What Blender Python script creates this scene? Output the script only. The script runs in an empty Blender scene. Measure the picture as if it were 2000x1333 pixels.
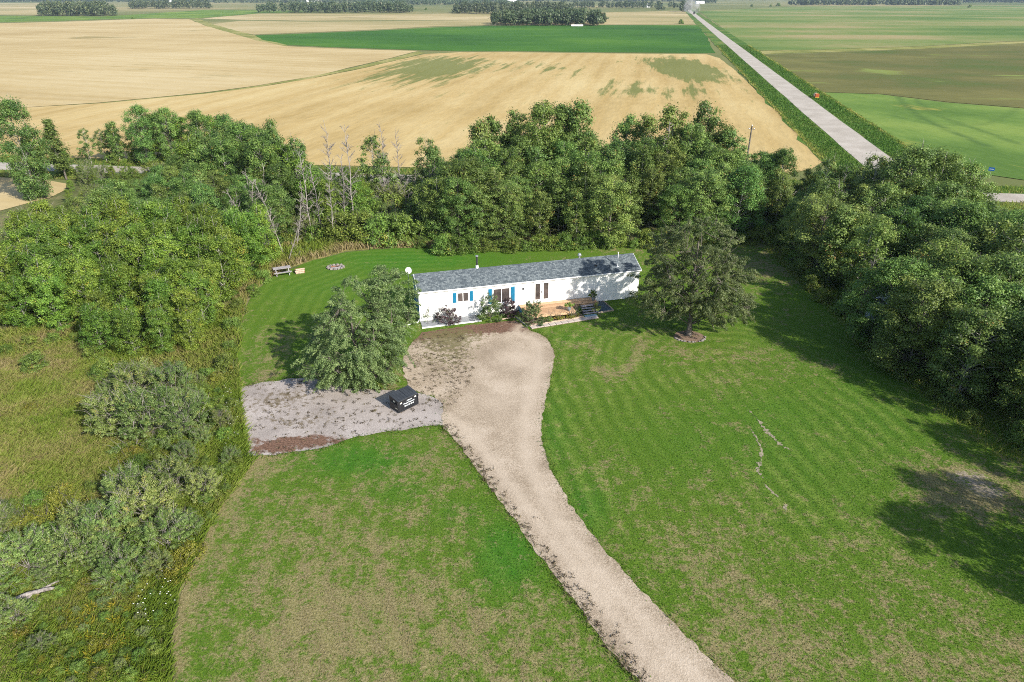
import bpy, bmesh, math, random
import numpy as np
from mathutils import Vector, Matrix
from mathutils.geometry import delaunay_2d_cdt

# ------------------------------------------------------------------ camera, sky, sun, exposure
scene = bpy.context.scene
COL = scene.collection
R = math.radians
CAM_H = 26.7
F_PX = 1333.0
PITCH = math.atan((666.5 + 12.0) / F_PX)
cam_data = bpy.data.cameras.new('camera')
cam = bpy.data.objects.new('camera', cam_data)
COL.objects.link(cam)
cam_data.sensor_width = 36.0
cam_data.lens = 36.0 * F_PX / 2000.0
cam_data.clip_start = 0.5
cam_data.clip_end = 30000.0
cam.location = (0, 0, CAM_H)
cam.rotation_euler = (math.pi / 2 - PITCH, 0, 0)
scene.camera = cam

SUN_AZ = math.atan2(-0.70, 0.714)          # direction towards the sun (right of and behind the camera)
SUN_EL = R(32)
world = bpy.data.worlds.new('World')
scene.world = world
world.use_nodes = True
wn = world.node_tree.nodes
wl = world.node_tree.links
for n_ in list(wn):
    wn.remove(n_)
sky = wn.new('ShaderNodeTexSky')
sky.sky_type = 'NISHITA'
sky.sun_disc = False
sky.sun_elevation = SUN_EL
sky.sun_rotation = math.pi / 2 - SUN_AZ
bg = wn.new('ShaderNodeBackground')
bg.inputs['Strength'].default_value = 0.125
wo = wn.new('ShaderNodeOutputWorld')
wl.new(sky.outputs[0], bg.inputs['Color'])
wl.new(bg.outputs[0], wo.inputs['Surface'])
sun_data = bpy.data.lights.new('sun', 'SUN')
sun_data.energy = 5.0
sun_data.angle = R(0.53)
sun_data.color = (1.0, 0.94, 0.84)
sun = bpy.data.objects.new('sun', sun_data)
COL.objects.link(sun)
sdir = Vector((math.cos(SUN_AZ) * math.cos(SUN_EL), math.sin(SUN_AZ) * math.cos(SUN_EL), math.sin(SUN_EL)))
sun.rotation_euler = sdir.to_track_quat('Z', 'Y').to_euler()
sun.location = (60, -60, 60)
vs = scene.view_settings
vs.view_transform = 'Standard'
vs.look = 'None'
vs.gamma = 1.0
vs.exposure = 0.67
vs.use_curve_mapping = False
scene.cycles.max_bounces = 8
scene.cycles.diffuse_bounces = 5
scene.cycles.glossy_bounces = 2
scene.cycles.transmission_bounces = 3
scene.cycles.transparent_max_bounces = 6
scene.cycles.volume_bounces = 0
scene.cycles.use_denoising = False
scene.cycles.filter_width = 1.0

# ------------------------------------------------------------------ helpers
_c, _s = math.cos(PITCH), math.sin(PITCH)


def G(x, y, z=0.0):
    """Ground position (at height z) of a photograph pixel (2000 x 1333)."""
    u = (x - 1000) / F_PX
    v = (666.5 - y) / F_PX
    d = (u, _c + v * _s, -_s + v * _c)
    t = (z - CAM_H) / d[2]
    return (d[0] * t, d[1] * t)


def top_at(x, y, Y):
    """X and height of a tree top seen at pixel x, y when the tree stands at distance Y."""
    u = (x - 1000) / F_PX
    v = (666.5 - y) / F_PX
    d = (u, _c + v * _s, -_s + v * _c)
    t = Y / d[1]
    return d[0] * t, CAM_H + d[2] * t


def to_px(x, y, z=0.0):
    zc = y * _c - (z - CAM_H) * _s
    yc = y * _s + (z - CAM_H) * _c
    return 1000 + F_PX * x / zc, 666.5 - F_PX * yc / zc


def gp(pts):
    return np.array([G(*p) for p in pts])


def hash2(ix, iy, seed):
    h = (ix.astype(np.int64) * 374761393 + iy.astype(np.int64) * 668265263 + seed * 1442695041) & 0xffffffff
    h = ((h ^ (h >> 13)) * 1274126177) & 0xffffffff
    h = h ^ (h >> 16)
    return (h & 0xffffff) / float(0xffffff)


def vnoise(x, y, seed=0):
    x = np.asarray(x, float); y = np.asarray(y, float)
    ix = np.floor(x); iy = np.floor(y)
    fx = x - ix; fy = y - iy
    fx = fx * fx * (3 - 2 * fx); fy = fy * fy * (3 - 2 * fy)
    a = hash2(ix, iy, seed); b = hash2(ix + 1, iy, seed)
    c = hash2(ix, iy + 1, seed); d = hash2(ix + 1, iy + 1, seed)
    return (a * (1 - fx) + b * fx) * (1 - fy) + (c * (1 - fx) + d * fx) * fy


def fbm(x, y, seed=0, octs=4):
    v = 0; a = 0.5; t = 0
    for o in range(octs):
        v = v + a * vnoise(x * 2 ** o, y * 2 ** o, seed + o * 17); t += a; a *= 0.5
    return v / t


def smooth(a, b, x):
    t = np.clip((np.asarray(x, float) - a) / (b - a), 0, 1)
    return t * t * (3 - 2 * t)


def inside(pts, poly):
    x, y = pts[:, 0], pts[:, 1]
    r = np.zeros(len(pts), bool)
    n = len(poly)
    j = n - 1
    for i in range(n):
        xi, yi = poly[i]; xj, yj = poly[j]
        c = ((yi > y) != (yj > y)) & (x < (xj - xi) * (y - yi) / (yj - yi + 1e-12) + xi)
        r ^= c
        j = i
    return r


def densify(poly, step, amp=0.0, freq=1.0, seed=0):
    out = []
    n = len(poly)
    for i in range(n):
        a = np.array(poly[i]); b = np.array(poly[(i + 1) % n])
        m = max(1, int(np.linalg.norm(b - a) / step))
        for k in range(m):
            out.append(a + (b - a) * k / m)
    out = np.array(out)
    if amp:
        out = out + amp * 2 * np.stack([fbm(out[:, 0] * freq, out[:, 1] * freq, seed, 3) - .5, fbm(out[:, 0] * freq, out[:, 1] * freq, seed + 99, 3) - .5], 1)
    return out


def spline(pts, per=6):
    """Catmull-Rom through an open list of points."""
    p = [np.array(q, float) for q in pts]
    p = [2 * p[0] - p[1]] + p + [2 * p[-1] - p[-2]]
    out = []
    for i in range(1, len(p) - 2):
        for k in range(per):
            t = k / per
            out.append(0.5 * ((2 * p[i]) + (-p[i - 1] + p[i + 1]) * t + (2 * p[i - 1] - 5 * p[i] + 4 * p[i + 1] - p[i + 2]) * t * t + (-p[i - 1] + 3 * p[i] - 3 * p[i + 1] + p[i + 2]) * t ** 3))
    out.append(p[-2])
    return out


def mesh_np(name, V, F, mat=None, smooth_=False):
    V = np.asarray(V, np.float32).reshape(-1, 3)
    F = np.asarray(F, np.int32)
    k = F.shape[1]
    me = bpy.data.meshes.new(name)
    me.vertices.add(len(V)); me.vertices.foreach_set('co', V.ravel())
    me.loops.add(F.size); me.loops.foreach_set('vertex_index', F.ravel())
    me.polygons.add(len(F))
    me.polygons.foreach_set('loop_start', np.arange(0, F.size, k, dtype=np.int32))
    me.polygons.foreach_set('loop_total', np.full(len(F), k, np.int32))
    if smooth_:
        me.polygons.foreach_set('use_smooth', np.ones(len(F), bool))
    me.update(calc_edges=True)
    me.validate()
    if mat:
        me.materials.append(mat)
    return me


def attr(me, name, vals):
    a = me.attributes.new(name, 'FLOAT', 'POINT')
    a.data.foreach_set('value', np.asarray(vals, np.float32))


def link(name, me, parent=None, loc=None, rot=None):
    o = bpy.data.objects.new(name, me)
    COL.objects.link(o)
    if parent is not None:
        o.parent = parent
    if loc is not None:
        o.location = loc
    if rot is not None:
        o.rotation_euler = rot
    return o


def tag(o, label=None, cat=None, group=None, kind=None):
    if label: o['label'] = label
    if cat: o['category'] = cat
    if group: o['group'] = group
    if kind: o['kind'] = kind
    return o


def thing(name, label, cat, loc=(0, 0, 0), rz=0.0, group=None):
    o = link(name, None, loc=loc, rot=(0, 0, rz))
    o.empty_display_size = 0.3
    return tag(o, label, cat, group)


class MB:
    """Collects simple shapes into one mesh."""
    def __init__(self):
        self.v = []; self.f = []

    def add(self, v, f):
        o = len(self.v)
        self.v += [tuple(p) for p in v]
        self.f += [tuple(i + o for i in q) for q in f]
        return self

    def box(self, x0, x1, y0, y1, z0, z1, m=None):
        v = [(x0, y0, z0), (x1, y0, z0), (x1, y1, z0), (x0, y1, z0), (x0, y0, z1), (x1, y0, z1), (x1, y1, z1), (x0, y1, z1)]
        if m is not None:
            v = [tuple(m @ Vector(p)) for p in v]
        return self.add(v, [(0, 3, 2, 1), (4, 5, 6, 7), (0, 1, 5, 4), (1, 2, 6, 5), (2, 3, 7, 6), (3, 0, 4, 7)])

    def cyl(self, cx, cy, z0, z1, r0, r1=None, n=12):
        r1 = r0 if r1 is None else r1
        v = [(cx + r0 * math.cos(2 * math.pi * i / n), cy + r0 * math.sin(2 * math.pi * i / n), z0) for i in range(n)]
        v += [(cx + r1 * math.cos(2 * math.pi * i / n), cy + r1 * math.sin(2 * math.pi * i / n), z1) for i in range(n)]
        f = [(i, (i + 1) % n, n + (i + 1) % n, n + i) for i in range(n)] + [tuple(range(n - 1, -1, -1)), tuple(range(n, 2 * n))]
        return self.add(v, f)

    def lathe(self, prof, n=12, c=(0, 0, 0)):
        v = []; f = []
        for (r, z) in prof:
            v += [(c[0] + r * math.cos(2 * math.pi * i / n), c[1] + r * math.sin(2 * math.pi * i / n), c[2] + z) for i in range(n)]
        for k in range(len(prof) - 1):
            f += [(k * n + i, k * n + (i + 1) % n, (k + 1) * n + (i + 1) % n, (k + 1) * n + i) for i in range(n)]
        f += [tuple(range(n - 1, -1, -1)), tuple(range((len(prof) - 1) * n, len(prof) * n))]
        return self.add(v, f)

    def prism(self, pts, z0, z1):
        n = len(pts)
        return self.add([(p[0], p[1], z0) for p in pts] + [(p[0], p[1], z1) for p in pts],
                        [tuple(range(n - 1, -1, -1)), tuple(range(n, 2 * n))] + [(i, (i + 1) % n, n + (i + 1) % n, n + i) for i in range(n)])

    def tube(self, path, radii, n=6):
        v, f = tube_arr(path, radii, n)
        return self.add(v.tolist(), f.tolist())

    def build(self, name, mat, parent=None, bevel=0.0, smooth_=False):
        me = bpy.data.meshes.new(name)
        me.from_pydata(self.v, [], self.f)
        bm = bmesh.new(); bm.from_mesh(me)
        bmesh.ops.recalc_face_normals(bm, faces=bm.faces)
        if bevel:
            bmesh.ops.bevel(bm, geom=bm.edges[:], offset=bevel, segments=1, affect='EDGES', clamp_overlap=True)
        bm.to_mesh(me); bm.free()
        if smooth_:
            for p in me.polygons: p.use_smooth = True
        me.materials.append(mat)
        return link(name, me, parent)


def tube_arr(path, radii, n=5):
    path = np.asarray(path, float); radii = np.asarray(radii, float)
    m = len(path)
    t = np.gradient(path, axis=0)
    t /= np.linalg.norm(t, axis=1)[:, None] + 1e-9
    ref = np.where(np.abs(t[:, 2:3]) > .9, np.array([[1., 0, 0]]), np.array([[0, 0, 1.]]))
    a = np.cross(t, ref); a /= np.linalg.norm(a, axis=1)[:, None] + 1e-9
    b = np.cross(t, a)
    ang = np.arange(n) * 2 * np.pi / n
    V = path[:, None, :] + radii[:, None, None] * (np.cos(ang)[None, :, None] * a[:, None, :] + np.sin(ang)[None, :, None] * b[:, None, :])
    V = V.reshape(-1, 3)
    F = []
    for k in range(m - 1):
        for i in range(n):
            F.append((k * n + i, k * n + (i + 1) % n, (k + 1) * n + (i + 1) % n, (k + 1) * n + i))
    return V, np.array(F, int)


# ------------------------------------------------------------------ materials
class Mt:
    def __init__(self, name):
        self.m = bpy.data.materials.new(name)
        self.m.use_nodes = True
        self.nt = self.m.node_tree
        for n in list(self.nt.nodes): self.nt.nodes.remove(n)
        self.out = self.nt.nodes.new('ShaderNodeOutputMaterial')

    def n(self, t, **kw):
        nd = self.nt.nodes.new(t)
        for k, v in kw.items():
            if k.startswith('_'):
                setattr(nd, k[1:], v)
            else:
                key = int(k[1:]) if k[0] == 'i' and k[1:].isdigit() else k
                s = nd.inputs[key]
                if isinstance(v, bpy.types.NodeSocket): self.nt.links.new(v, s)
                else: s.default_value = v
        return nd

    def pos(self, scale=(1, 1, 1), rot=0.0, obj=False):
        if obj:
            src = self.n('ShaderNodeTexCoord').outputs['Object']
        else:
            src = self.n('ShaderNodeNewGeometry').outputs['Position']
        if rot:     # turn first, then stretch along the turned axes
            return self.n('ShaderNodeMapping', _vector_type='TEXTURE', Vector=src, Scale=tuple(1.0 / v for v in scale), Rotation=(0, 0, rot)).outputs[0]
        return self.n('ShaderNodeMapping', Vector=src, Scale=scale).outputs[0]

    def noise(self, vec, scale, detail=4.0, rough=.55):
        nd = self.n('ShaderNodeTexNoise', Vector=vec)
        nd.inputs['Scale'].default_value = scale
        nd.inputs['Detail'].default_value = detail
        nd.inputs['Roughness'].default_value = rough
        return nd.outputs['Fac']

    def ramp(self, fac, stops, interp='LINEAR'):
        nd = self.n('ShaderNodeValToRGB', Fac=fac)
        cr = nd.color_ramp
        cr.interpolation = interp
        while len(cr.elements) < len(stops): cr.elements.new(0.5)
        for e, (p, c) in zip(cr.elements, stops):
            e.position = p
            e.color = (c, c, c, 1) if not isinstance(c, tuple) else c + (1,)
        return nd.outputs[0]

    def mix(self, fac, a, b, blend='MIX'):
        nd = self.n('ShaderNodeMix', _data_type='RGBA', _blend_type=blend)
        for i, v in ((0, fac), (6, a), (7, b)):
            s = nd.inputs[i]
            if isinstance(v, bpy.types.NodeSocket): self.nt.links.new(v, s)
            else: s.default_value = v if not isinstance(v, tuple) else (v + (1,) if len(v) == 3 else v)
        return nd.outputs[2]

    def math(self, op, a, b=0.0, clamp=False):
        nd = self.n('ShaderNodeMath', _operation=op, _use_clamp=clamp)
        for i, v in ((0, a), (1, b)):
            if isinstance(v, bpy.types.NodeSocket): self.nt.links.new(v, nd.inputs[i])
            else: nd.inputs[i].default_value = v
        return nd.outputs[0]

    def attr(self, name):
        return self.n('ShaderNodeAttribute', _attribute_name=name).outputs['Fac']

    def bump(self, h, strength=.5, dist=.05):
        return self.n('ShaderNodeBump', Height=h, Strength=strength, Distance=dist).outputs[0]

    def done(self, color, rough=.9, spec=.2, normal=None, metal=0.0):
        b = self.n('ShaderNodeBsdfPrincipled')
        for k, v in (('Base Color', color), ('Roughness', rough), ('Specular IOR Level', spec), ('Metallic', metal)):
            if isinstance(v, bpy.types.NodeSocket): self.nt.links.new(v, b.inputs[k])
            else: b.inputs[k].default_value = v if not isinstance(v, tuple) else v + (1,)
        if normal is not None: self.nt.links.new(normal, b.inputs['Normal'])
        self.nt.links.new(b.outputs[0], self.out.inputs['Surface'])
        return self.m


def plain(name, c, rough=.6, spec=.3, var=.18, scale=3.0, metal=0.0, bump=0.0):
    M = Mt(name)
    p = M.pos(obj=True)
    f = M.noise(p, scale, 5)
    col = M.ramp(f, [(.3, tuple(v * (1 - var) for v in c)), (.7, tuple(min(1, v * (1 + var)) for v in c))])
    nm = M.bump(M.noise(p, scale * 12, 3), bump, .01) if bump else None
    return M.done(col, rough, spec, nm, metal)


def leaf_mat(name, dark, mid, light, accent=None, acc_amt=0.0, trans=.28):
    """Leaves: colour varies leaf by leaf, clump by clump and tree by tree."""
    M = Mt(name)
    g = M.n('ShaderNodeNewGeometry')
    oi = M.n('ShaderNodeObjectInfo')
    cl = M.attr('clump')
    f = M.math('ADD', M.math('MULTIPLY', g.outputs['Random Per Island'], .5), M.math('MULTIPLY', cl, .5))
    col = M.ramp(f, [(.1, dark), (.5, mid), (.92, light)])
    if accent:
        col = M.mix(M.math('GREATER_THAN', M.math('ADD', M.math('MULTIPLY', cl, .75), M.math('MULTIPLY', g.outputs['Random Per Island'], .25)), 1 - acc_amt), col, accent)
    hsv = M.n('ShaderNodeHueSaturation', Color=col, Saturation=.97)
    M.nt.links.new(M.n('ShaderNodeMapRange', Value=oi.outputs['Random'], i3=.458, i4=.502).outputs[0], hsv.inputs['Hue'])
    wn_ = M.n('ShaderNodeTexWhiteNoise', _noise_dimensions='1D')
    M.nt.links.new(M.math('MULTIPLY', oi.outputs['Random'], 91.7), wn_.inputs['W'])
    M.nt.links.new(M.n('ShaderNodeMapRange', Value=wn_.outputs['Value'], i3=.78, i4=1.28).outputs[0], hsv.inputs['Value'])
    col = hsv.outputs[0]
    b = M.n('ShaderNodeBsdfPrincipled', Roughness=.5)
    b.inputs['Specular IOR Level'].default_value = .35
    M.nt.links.new(col, b.inputs['Base Color'])
    tcol = M.mix(.35, col, (.22, .30, .03), 'MIX')
    t = M.n('ShaderNodeBsdfTranslucent', Color=tcol)
    mx = M.n('ShaderNodeMixShader', i0=trans)
    M.nt.links.new(b.outputs[0], mx.inputs[1]); M.nt.links.new(t.outputs[0], mx.inputs[2])
    M.nt.links.new(mx.outputs[0], M.out.inputs['Surface'])
    return M.m


def bark_mat(name, a, b, rough=.9):
    M = Mt(name)
    p = M.pos((1, 1, .35), obj=True)
    f = M.noise(p, 9, 5)
    return M.done(M.ramp(f, [(.38, a), (.6, b)]), rough, .15, M.bump(M.noise(p, 30, 3), .5, .02))


def blade_mat(name, stops, trans=.25):
    """Grass blades: colour from the attribute 'tint' plus blade to blade change."""
    M = Mt(name)
    g = M.n('ShaderNodeNewGeometry')
    t = M.math('ADD', M.math('MULTIPLY', M.attr('tint'), .72), M.math('MULTIPLY', g.outputs['Random Per Island'], .28))
    col = M.ramp(t, stops)
    b = M.n('ShaderNodeBsdfPrincipled', Roughness=.6)
    b.inputs['Specular IOR Level'].default_value = .2
    M.nt.links.new(col, b.inputs['Base Color'])
    tr = M.n('ShaderNodeBsdfTranslucent', Color=col)
    mx = M.n('ShaderNodeMixShader', i0=trans)
    M.nt.links.new(b.outputs[0], mx.inputs[1]); M.nt.links.new(tr.outputs[0], mx.inputs[2])
    M.nt.links.new(mx.outputs[0], M.out.inputs['Surface'])
    return M.m


def field_mat(name, a, b, c, row=0.0, patch=.02, streak=.05, streak_x=8.0, patch_amt=.5, fine=.8, spots=None, spot_scale=.012, spot_thr=.62, weed=None, lines=None, swath=None):
    """A crop field: broad patches, streaks along the rows, fine grain; optional second colour in spots."""
    M = Mt(name)
    p = M.pos()
    pr = M.pos((1, 1.0 / streak_x, 1), row)
    f1 = M.noise(p, patch, 5)
    f2 = M.noise(pr, streak, 5, .65)
    f3 = M.noise(M.pos((1, .35, 1), row), fine, 3)
    f = M.math('ADD', M.math('MULTIPLY', f1, patch_amt), M.math('ADD', M.math('MULTIPLY', f2, .85 - patch_amt), M.math('MULTIPLY', f3, .15)))
    col = M.ramp(f, [(.40, a), (.5, b), (.60, c)])
    if spots:
        s = M.noise(M.pos((1, .45, 1), row), spot_scale, 6, .6)
        s2 = M.math('ADD', M.math('MULTIPLY', s, .75), M.math('MULTIPLY', f2, .25))
        col = M.mix(M.ramp(s2, [(spot_thr, 0.0), (spot_thr + .05, 1.0)]), col, spots)
    if swath:
        sx = M.n('ShaderNodeSeparateXYZ', Vector=M.pos((1, 1, 1), row)).outputs[0]
        ph = M.math('ADD', M.math('MULTIPLY', sx, 2 * math.pi / swath[0]), M.math('MULTIPLY', M.noise(p, .03, 3), 6.0))
        w = M.math('MULTIPLY', M.math('ADD', M.math('MULTIPLY', M.math('SINE', ph), .5), .5), M.ramp(f1, [(.35, .2), (.65, 1.0)]))
        col = M.mix(M.math('MULTIPLY', w, swath[1]), col, swath[2])
    if weed:
        wv = M.math('ADD', M.attr('weed'), M.math('ADD', M.math('MULTIPLY', M.math('SUBTRACT', M.noise(M.pos((1, .05, 1), row), .30, 5, .7), .5), 2.4), M.math('MULTIPLY', M.math('SUBTRACT', M.noise(M.pos((.6, .12, 1), row), .45, 4, .7), .5), 1.5)))
        col = M.mix(M.ramp(wv, [(.52, 0.0), (.86, .75)]), col, weed)
    if lines:
        col = M.mix(M.math('MULTIPLY', M.attr('lines'), .75), col, lines)
    return M.done(col, .95, .08, M.bump(f3, .5, .3))


def gravel_mat(name, a, b, c, weed=(.09, .10, .035), scale=1.0):
    M = Mt(name)
    p = M.pos()
    big = M.noise(p, .35 * scale, 4)
    fine = M.noise(p, 9 * scale, 4, .7)
    vor = M.n('ShaderNodeTexVoronoi', Vector=p, Scale=16 * scale)
    f = M.math('ADD', M.math('MULTIPLY', big, .45), M.math('ADD', M.math('MULTIPLY', fine, .38), M.math('MULTIPLY', M.n('ShaderNodeSeparateColor', Color=vor.outputs['Color']).outputs[0], .12)))
    col = M.ramp(f, [(.38, a), (.5, b), (.62, c)])
    soil = M.attr('soil')
    sm = M.math('ADD', soil, M.math('MULTIPLY', M.math('SUBTRACT', M.noise(p, 1.6, 5, .7), .5), 1.5))
    col = M.mix(M.ramp(sm, [(.42, 0.0), (.62, 1.0)]), col, M.ramp(fine, [(.35, (.07, .042, .03)), (.65, (.22, .13, .09))]))
    we = M.math('ADD', M.attr('weed'), M.math('MULTIPLY', M.math('SUBTRACT', M.noise(p, 2.3, 6, .75), .5), 1.9))
    col = M.mix(M.ramp(we, [(.5, 0.0), (.66, .85)]), col, M.mix(M.noise(p, 3, 3), weed, (.19, .15, .075)))
    tr = M.attr('track')
    col = M.mix(M.math('MULTIPLY', tr, .7), col, M.mix(fine, b, tuple(min(1, v * 1.12) for v in c)))
    return M.done(col, .95, .1, M.bump(M.math('ADD', fine, vor.outputs['Distance']), .5, .02))


def lawn_mat():
    M = Mt('mown_lawn')
    p = M.pos()
    n1 = M.noise(p, .16, 5, .6)
    n2 = M.noise(p, .8, 6, .75)
    n3 = M.noise(p, 3.2, 5, .8)
    n4 = M.noise(p, 9.0, 4, .75)
    d = M.math('ADD', M.attr('dry'), M.math('ADD', M.math('MULTIPLY', M.math('SUBTRACT', n2, .5), 2.7), M.math('ADD', M.math('MULTIPLY', M.math('SUBTRACT', n3, .5), 1.7), M.math('MULTIPLY', M.math('SUBTRACT', n1, .5), 1.2))))
    green = M.ramp(n4, [(.34, (.040, .092, .006)), (.5, (.074, .145, .010)), (.66, (.128, .198, .022))])
    lush = M.ramp(n3, [(.3, (.030, .110, .006)), (.7, (.066, .185, .014))])
    green = M.mix(M.attr('lush'), green, lush)
    dry = M.ramp(n4, [(.34, (.12, .098, .040)), (.5, (.215, .175, .085)), (.66, (.32, .265, .15))])
    col = M.mix(M.ramp(d, [(.36, 0.0), (.80, .95)]), green, dry)
    st = M.math('MULTIPLY', M.math('ADD', M.math('MULTIPLY', M.math('SINE', M.math('ADD', M.math('MULTIPLY', M.attr('mow'), 2 * math.pi / 1.22), M.math('MULTIPLY', n1, 9.0))), .5), .5), M.attr('mowamt'))
    mw = M.attr('mowamt')
    col = M.mix(M.math('MULTIPLY', M.math('SUBTRACT', mw, st), .26), col, M.mix(.5, col, (.020, .060, .006)))
    col = M.mix(M.math('MULTIPLY', st, M.ramp(n2, [(.38, .15), (.6, 1.0)])), col, M.mix(.36, col, (.26, .31, .07)))
    so = M.math('ADD', M.attr('soil'), M.math('MULTIPLY', M.math('SUBTRACT', n3, .5), 1.1))
    col = M.mix(M.ramp(so, [(.42, 0.0), (.62, 1.0)]), col, M.ramp(n4, [(.3, (.17, .135, .10)), (.7, (.40, .34, .27))]))
    return M.done(col, .9, .15, M.bump(M.math('ADD', n3, n4), .85, .06))


m_lawn = lawn_mat()
m_bark_pale = bark_mat('aspen_bark', (.15, .14, .12), (.40, .385, .345))
m_bark_grey = bark_mat('grey_bark', (.075, .065, .055), (.17, .15, .13))
m_dead = bark_mat('dead_wood', (.16, .14, .128), (.32, .29, .27))
m_leaf = {
    'poplar': leaf_mat('poplar_leaves', (0.040, 0.100, 0.021), (0.098, 0.213, 0.040), (0.207, 0.351, 0.074), (.29, .25, .04), .06, .36),
    'aspen': leaf_mat('aspen_leaves', (0.049, 0.107, 0.021), (0.116, 0.215, 0.043), (0.234, 0.351, 0.085), (.28, .20, .04), .06, .36),
    'young': leaf_mat('young_aspen_leaves', (0.049, 0.118, 0.013), (0.122, 0.245, 0.026), (0.221, 0.360, 0.043), (.30, .28, .03), .06, .36),
    'dark': leaf_mat('broad_tree_leaves', (0.048, 0.111, 0.022), (0.124, 0.236, 0.045), (0.264, 0.394, 0.084), (.29, .24, .04), .05, .36),
    'yard': leaf_mat('yard_tree_leaves', (.054, .098, .034), (.118, .188, .060), (.215, .295, .105), None, 0, .36),
    'willow': leaf_mat('willow_leaves', (.066, .130, .026), (.150, .240, .056), (.275, .370, .120), (.28, .30, .06), .10, .36),
    'bush': leaf_mat('bush_leaves', (0.053, 0.110, 0.016), (0.118, 0.222, 0.032), (0.222, 0.346, 0.059), (.30, .27, .035), .07, .36),
    'lime': leaf_mat('lime_bush_leaves', (.09, .12, .012), (.17, .20, .02), (.27, .28, .035), (.30, .18, .03), .06),
    'purple': leaf_mat('purple_leaves', (.030, .016, .022), (.070, .035, .045), (.13, .075, .085), (.10, .12, .04), .12, .15),
    'lilac': leaf_mat('lilac_leaves', (0.034, 0.075, 0.025), (0.071, 0.144, 0.044), (0.132, 0.213, 0.063)),
    'far': leaf_mat('far_wood_leaves', (.022, .046, .022), (.048, .082, .034), (.095, .130, .052), (.15, .15, .08), .05, .2),
}
m_white = plain('white_paint', (.80, .80, .78), .5, .3, .03, 2)
m_trim = plain('white_trim', (.82, .82, .82), .45, .35, .03, 4)
m_shadow_gap = plain('dark_gap', (.03, .03, .035), .8)
m_blue = plain('blue_paint', (.010, .165, .30), .5, .35, .10, 3)
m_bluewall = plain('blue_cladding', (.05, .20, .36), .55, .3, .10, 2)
m_metal = plain('galvanised_metal', (.55, .56, .58), .35, .5, .1, 5, .7)
m_blackmetal = plain('black_metal', (.05, .05, .055), .45, .4, .2, 5, .3)
m_black = plain('black_steel', (.016, .017, .020), .45, .4, .25, 4)
m_lid = plain('lid_plastic', (.035, .040, .048), .5, .4, .2, 3)
m_letter = plain('white_lettering', (.75, .80, .84), .6, .2, .05, 8)
m_sticker = plain('pale_sticker', (.78, .74, .60), .6, .2, .08, 20)
m_greywood = plain('weathered_wood', (.30, .28, .29), .85, .15, .25, 6, 0, .3)
m_brownwood = plain('brown_wood', (.24, .12, .07), .85, .15, .3, 6, 0, .3)
m_stone = plain('grey_stone', (.23, .205, .19), .9, .15, .3, 5, 0, .4)
m_paver = plain('pale_paver', (.46, .40, .36), .9, .15, .15, 4, 0, .3)
m_bluepaver = plain('bluish_paver', (.22, .34, .38), .85, .2, .2, 4, 0, .3)
m_mulch = plain('mulch', (.20, .14, .10), .95, .1, .45, 9, 0, .6)
m_bedgravel = plain('bed_gravel', (.26, .27, .28), .95, .1, .3, 11, 0, .5)
m_timber = plain('edging_timber', (.42, .33, .25), .85, .15, .25, 5, 0, .3)
m_stair = plain('stair_paint', (.085, .085, .12), .7, .25, .3, 6)
m_orange = plain('orange_paint', (.36, .08, .025), .5, .3, .2, 4)
m_yellow = plain('yellow_paint', (.62, .40, .06), .5, .3, .2, 4)
m_concrete = plain('concrete', (.45, .44, .42), .9, .15, .2, 4, 0, .3)
m_signblue = plain('sign_blue', (.015, .13, .42), .4, .4, .05, 4)
m_pot = plain('pot_glaze', (.24, .27, .31), .4, .5, .15, 6)
m_redbrown = plain('red_brown_brick', (.30, .09, .05), .85, .15, .25, 6, 0, .3)


def glass_mat():
    M = Mt('window_glass')
    p = M.pos(obj=True)
    col = M.ramp(M.noise(p, 1.2, 3), [(.35, (.035, .030, .030)), (.65, (.10, .080, .075))])
    return M.done(col, .08, .6)


m_glass = glass_mat()


def deck_mat():
    M = Mt('deck_wood')
    oi = M.n('ShaderNodeObjectInfo')
    p = M.pos((1, 6, 6), obj=True)
    f = M.math('ADD', M.math('MULTIPLY', M.noise(p, 2.2, 5, .7), .6), M.math('MULTIPLY', oi.outputs['Random'], .4))
    return M.done(M.ramp(f, [(.28, (.33, .20, .11)), (.5, (.47, .30, .17)), (.72, (.56, .39, .24))]), .75, .2, M.bump(M.noise(p, 14, 3), .3, .01))


m_deck = deck_mat()


def shingle_mat():
    M = Mt('asphalt_shingles')
    g = M.n('ShaderNodeNewGeometry')
    n = M.noise(M.pos(obj=True), 28, 3)
    f = M.math('ADD', M.math('MULTIPLY', g.outputs['Random Per Island'], .75), M.math('MULTIPLY', n, .25))
    return M.done(M.ramp(f, [(.15, (.060, .074, .086)), (.5, (.098, .118, .132)), (.88, (.155, .178, .188))]), .95, .12, M.bump(n, .4, .01))


m_shingle = shingle_mat()

# ------------------------------------------------------------------ ground, fields and roads
HX = 9000.0


def flat_sheet(name, poly, z, mat, step=40.0, amp=0.0, freq=.02, seed=0, kind='structure', label=None):
    pts = densify(poly, step, amp, freq, seed) if step else np.array(poly)
    bm = bmesh.new()
    vs_ = [bm.verts.new((p[0], p[1], z)) for p in pts]
    f = bm.faces.new(vs_)
    bm.normal_update()
    if f.normal.z < 0: f.normal_flip()
    bmesh.ops.triangulate(bm, faces=[f], ngon_method='EAR_CLIP')
    me = bpy.data.meshes.new(name); bm.to_mesh(me); bm.free()
    me.materials.append(mat)
    o = link(name, me)
    o['kind'] = kind
    if label: o['label'] = label
    return o


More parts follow.
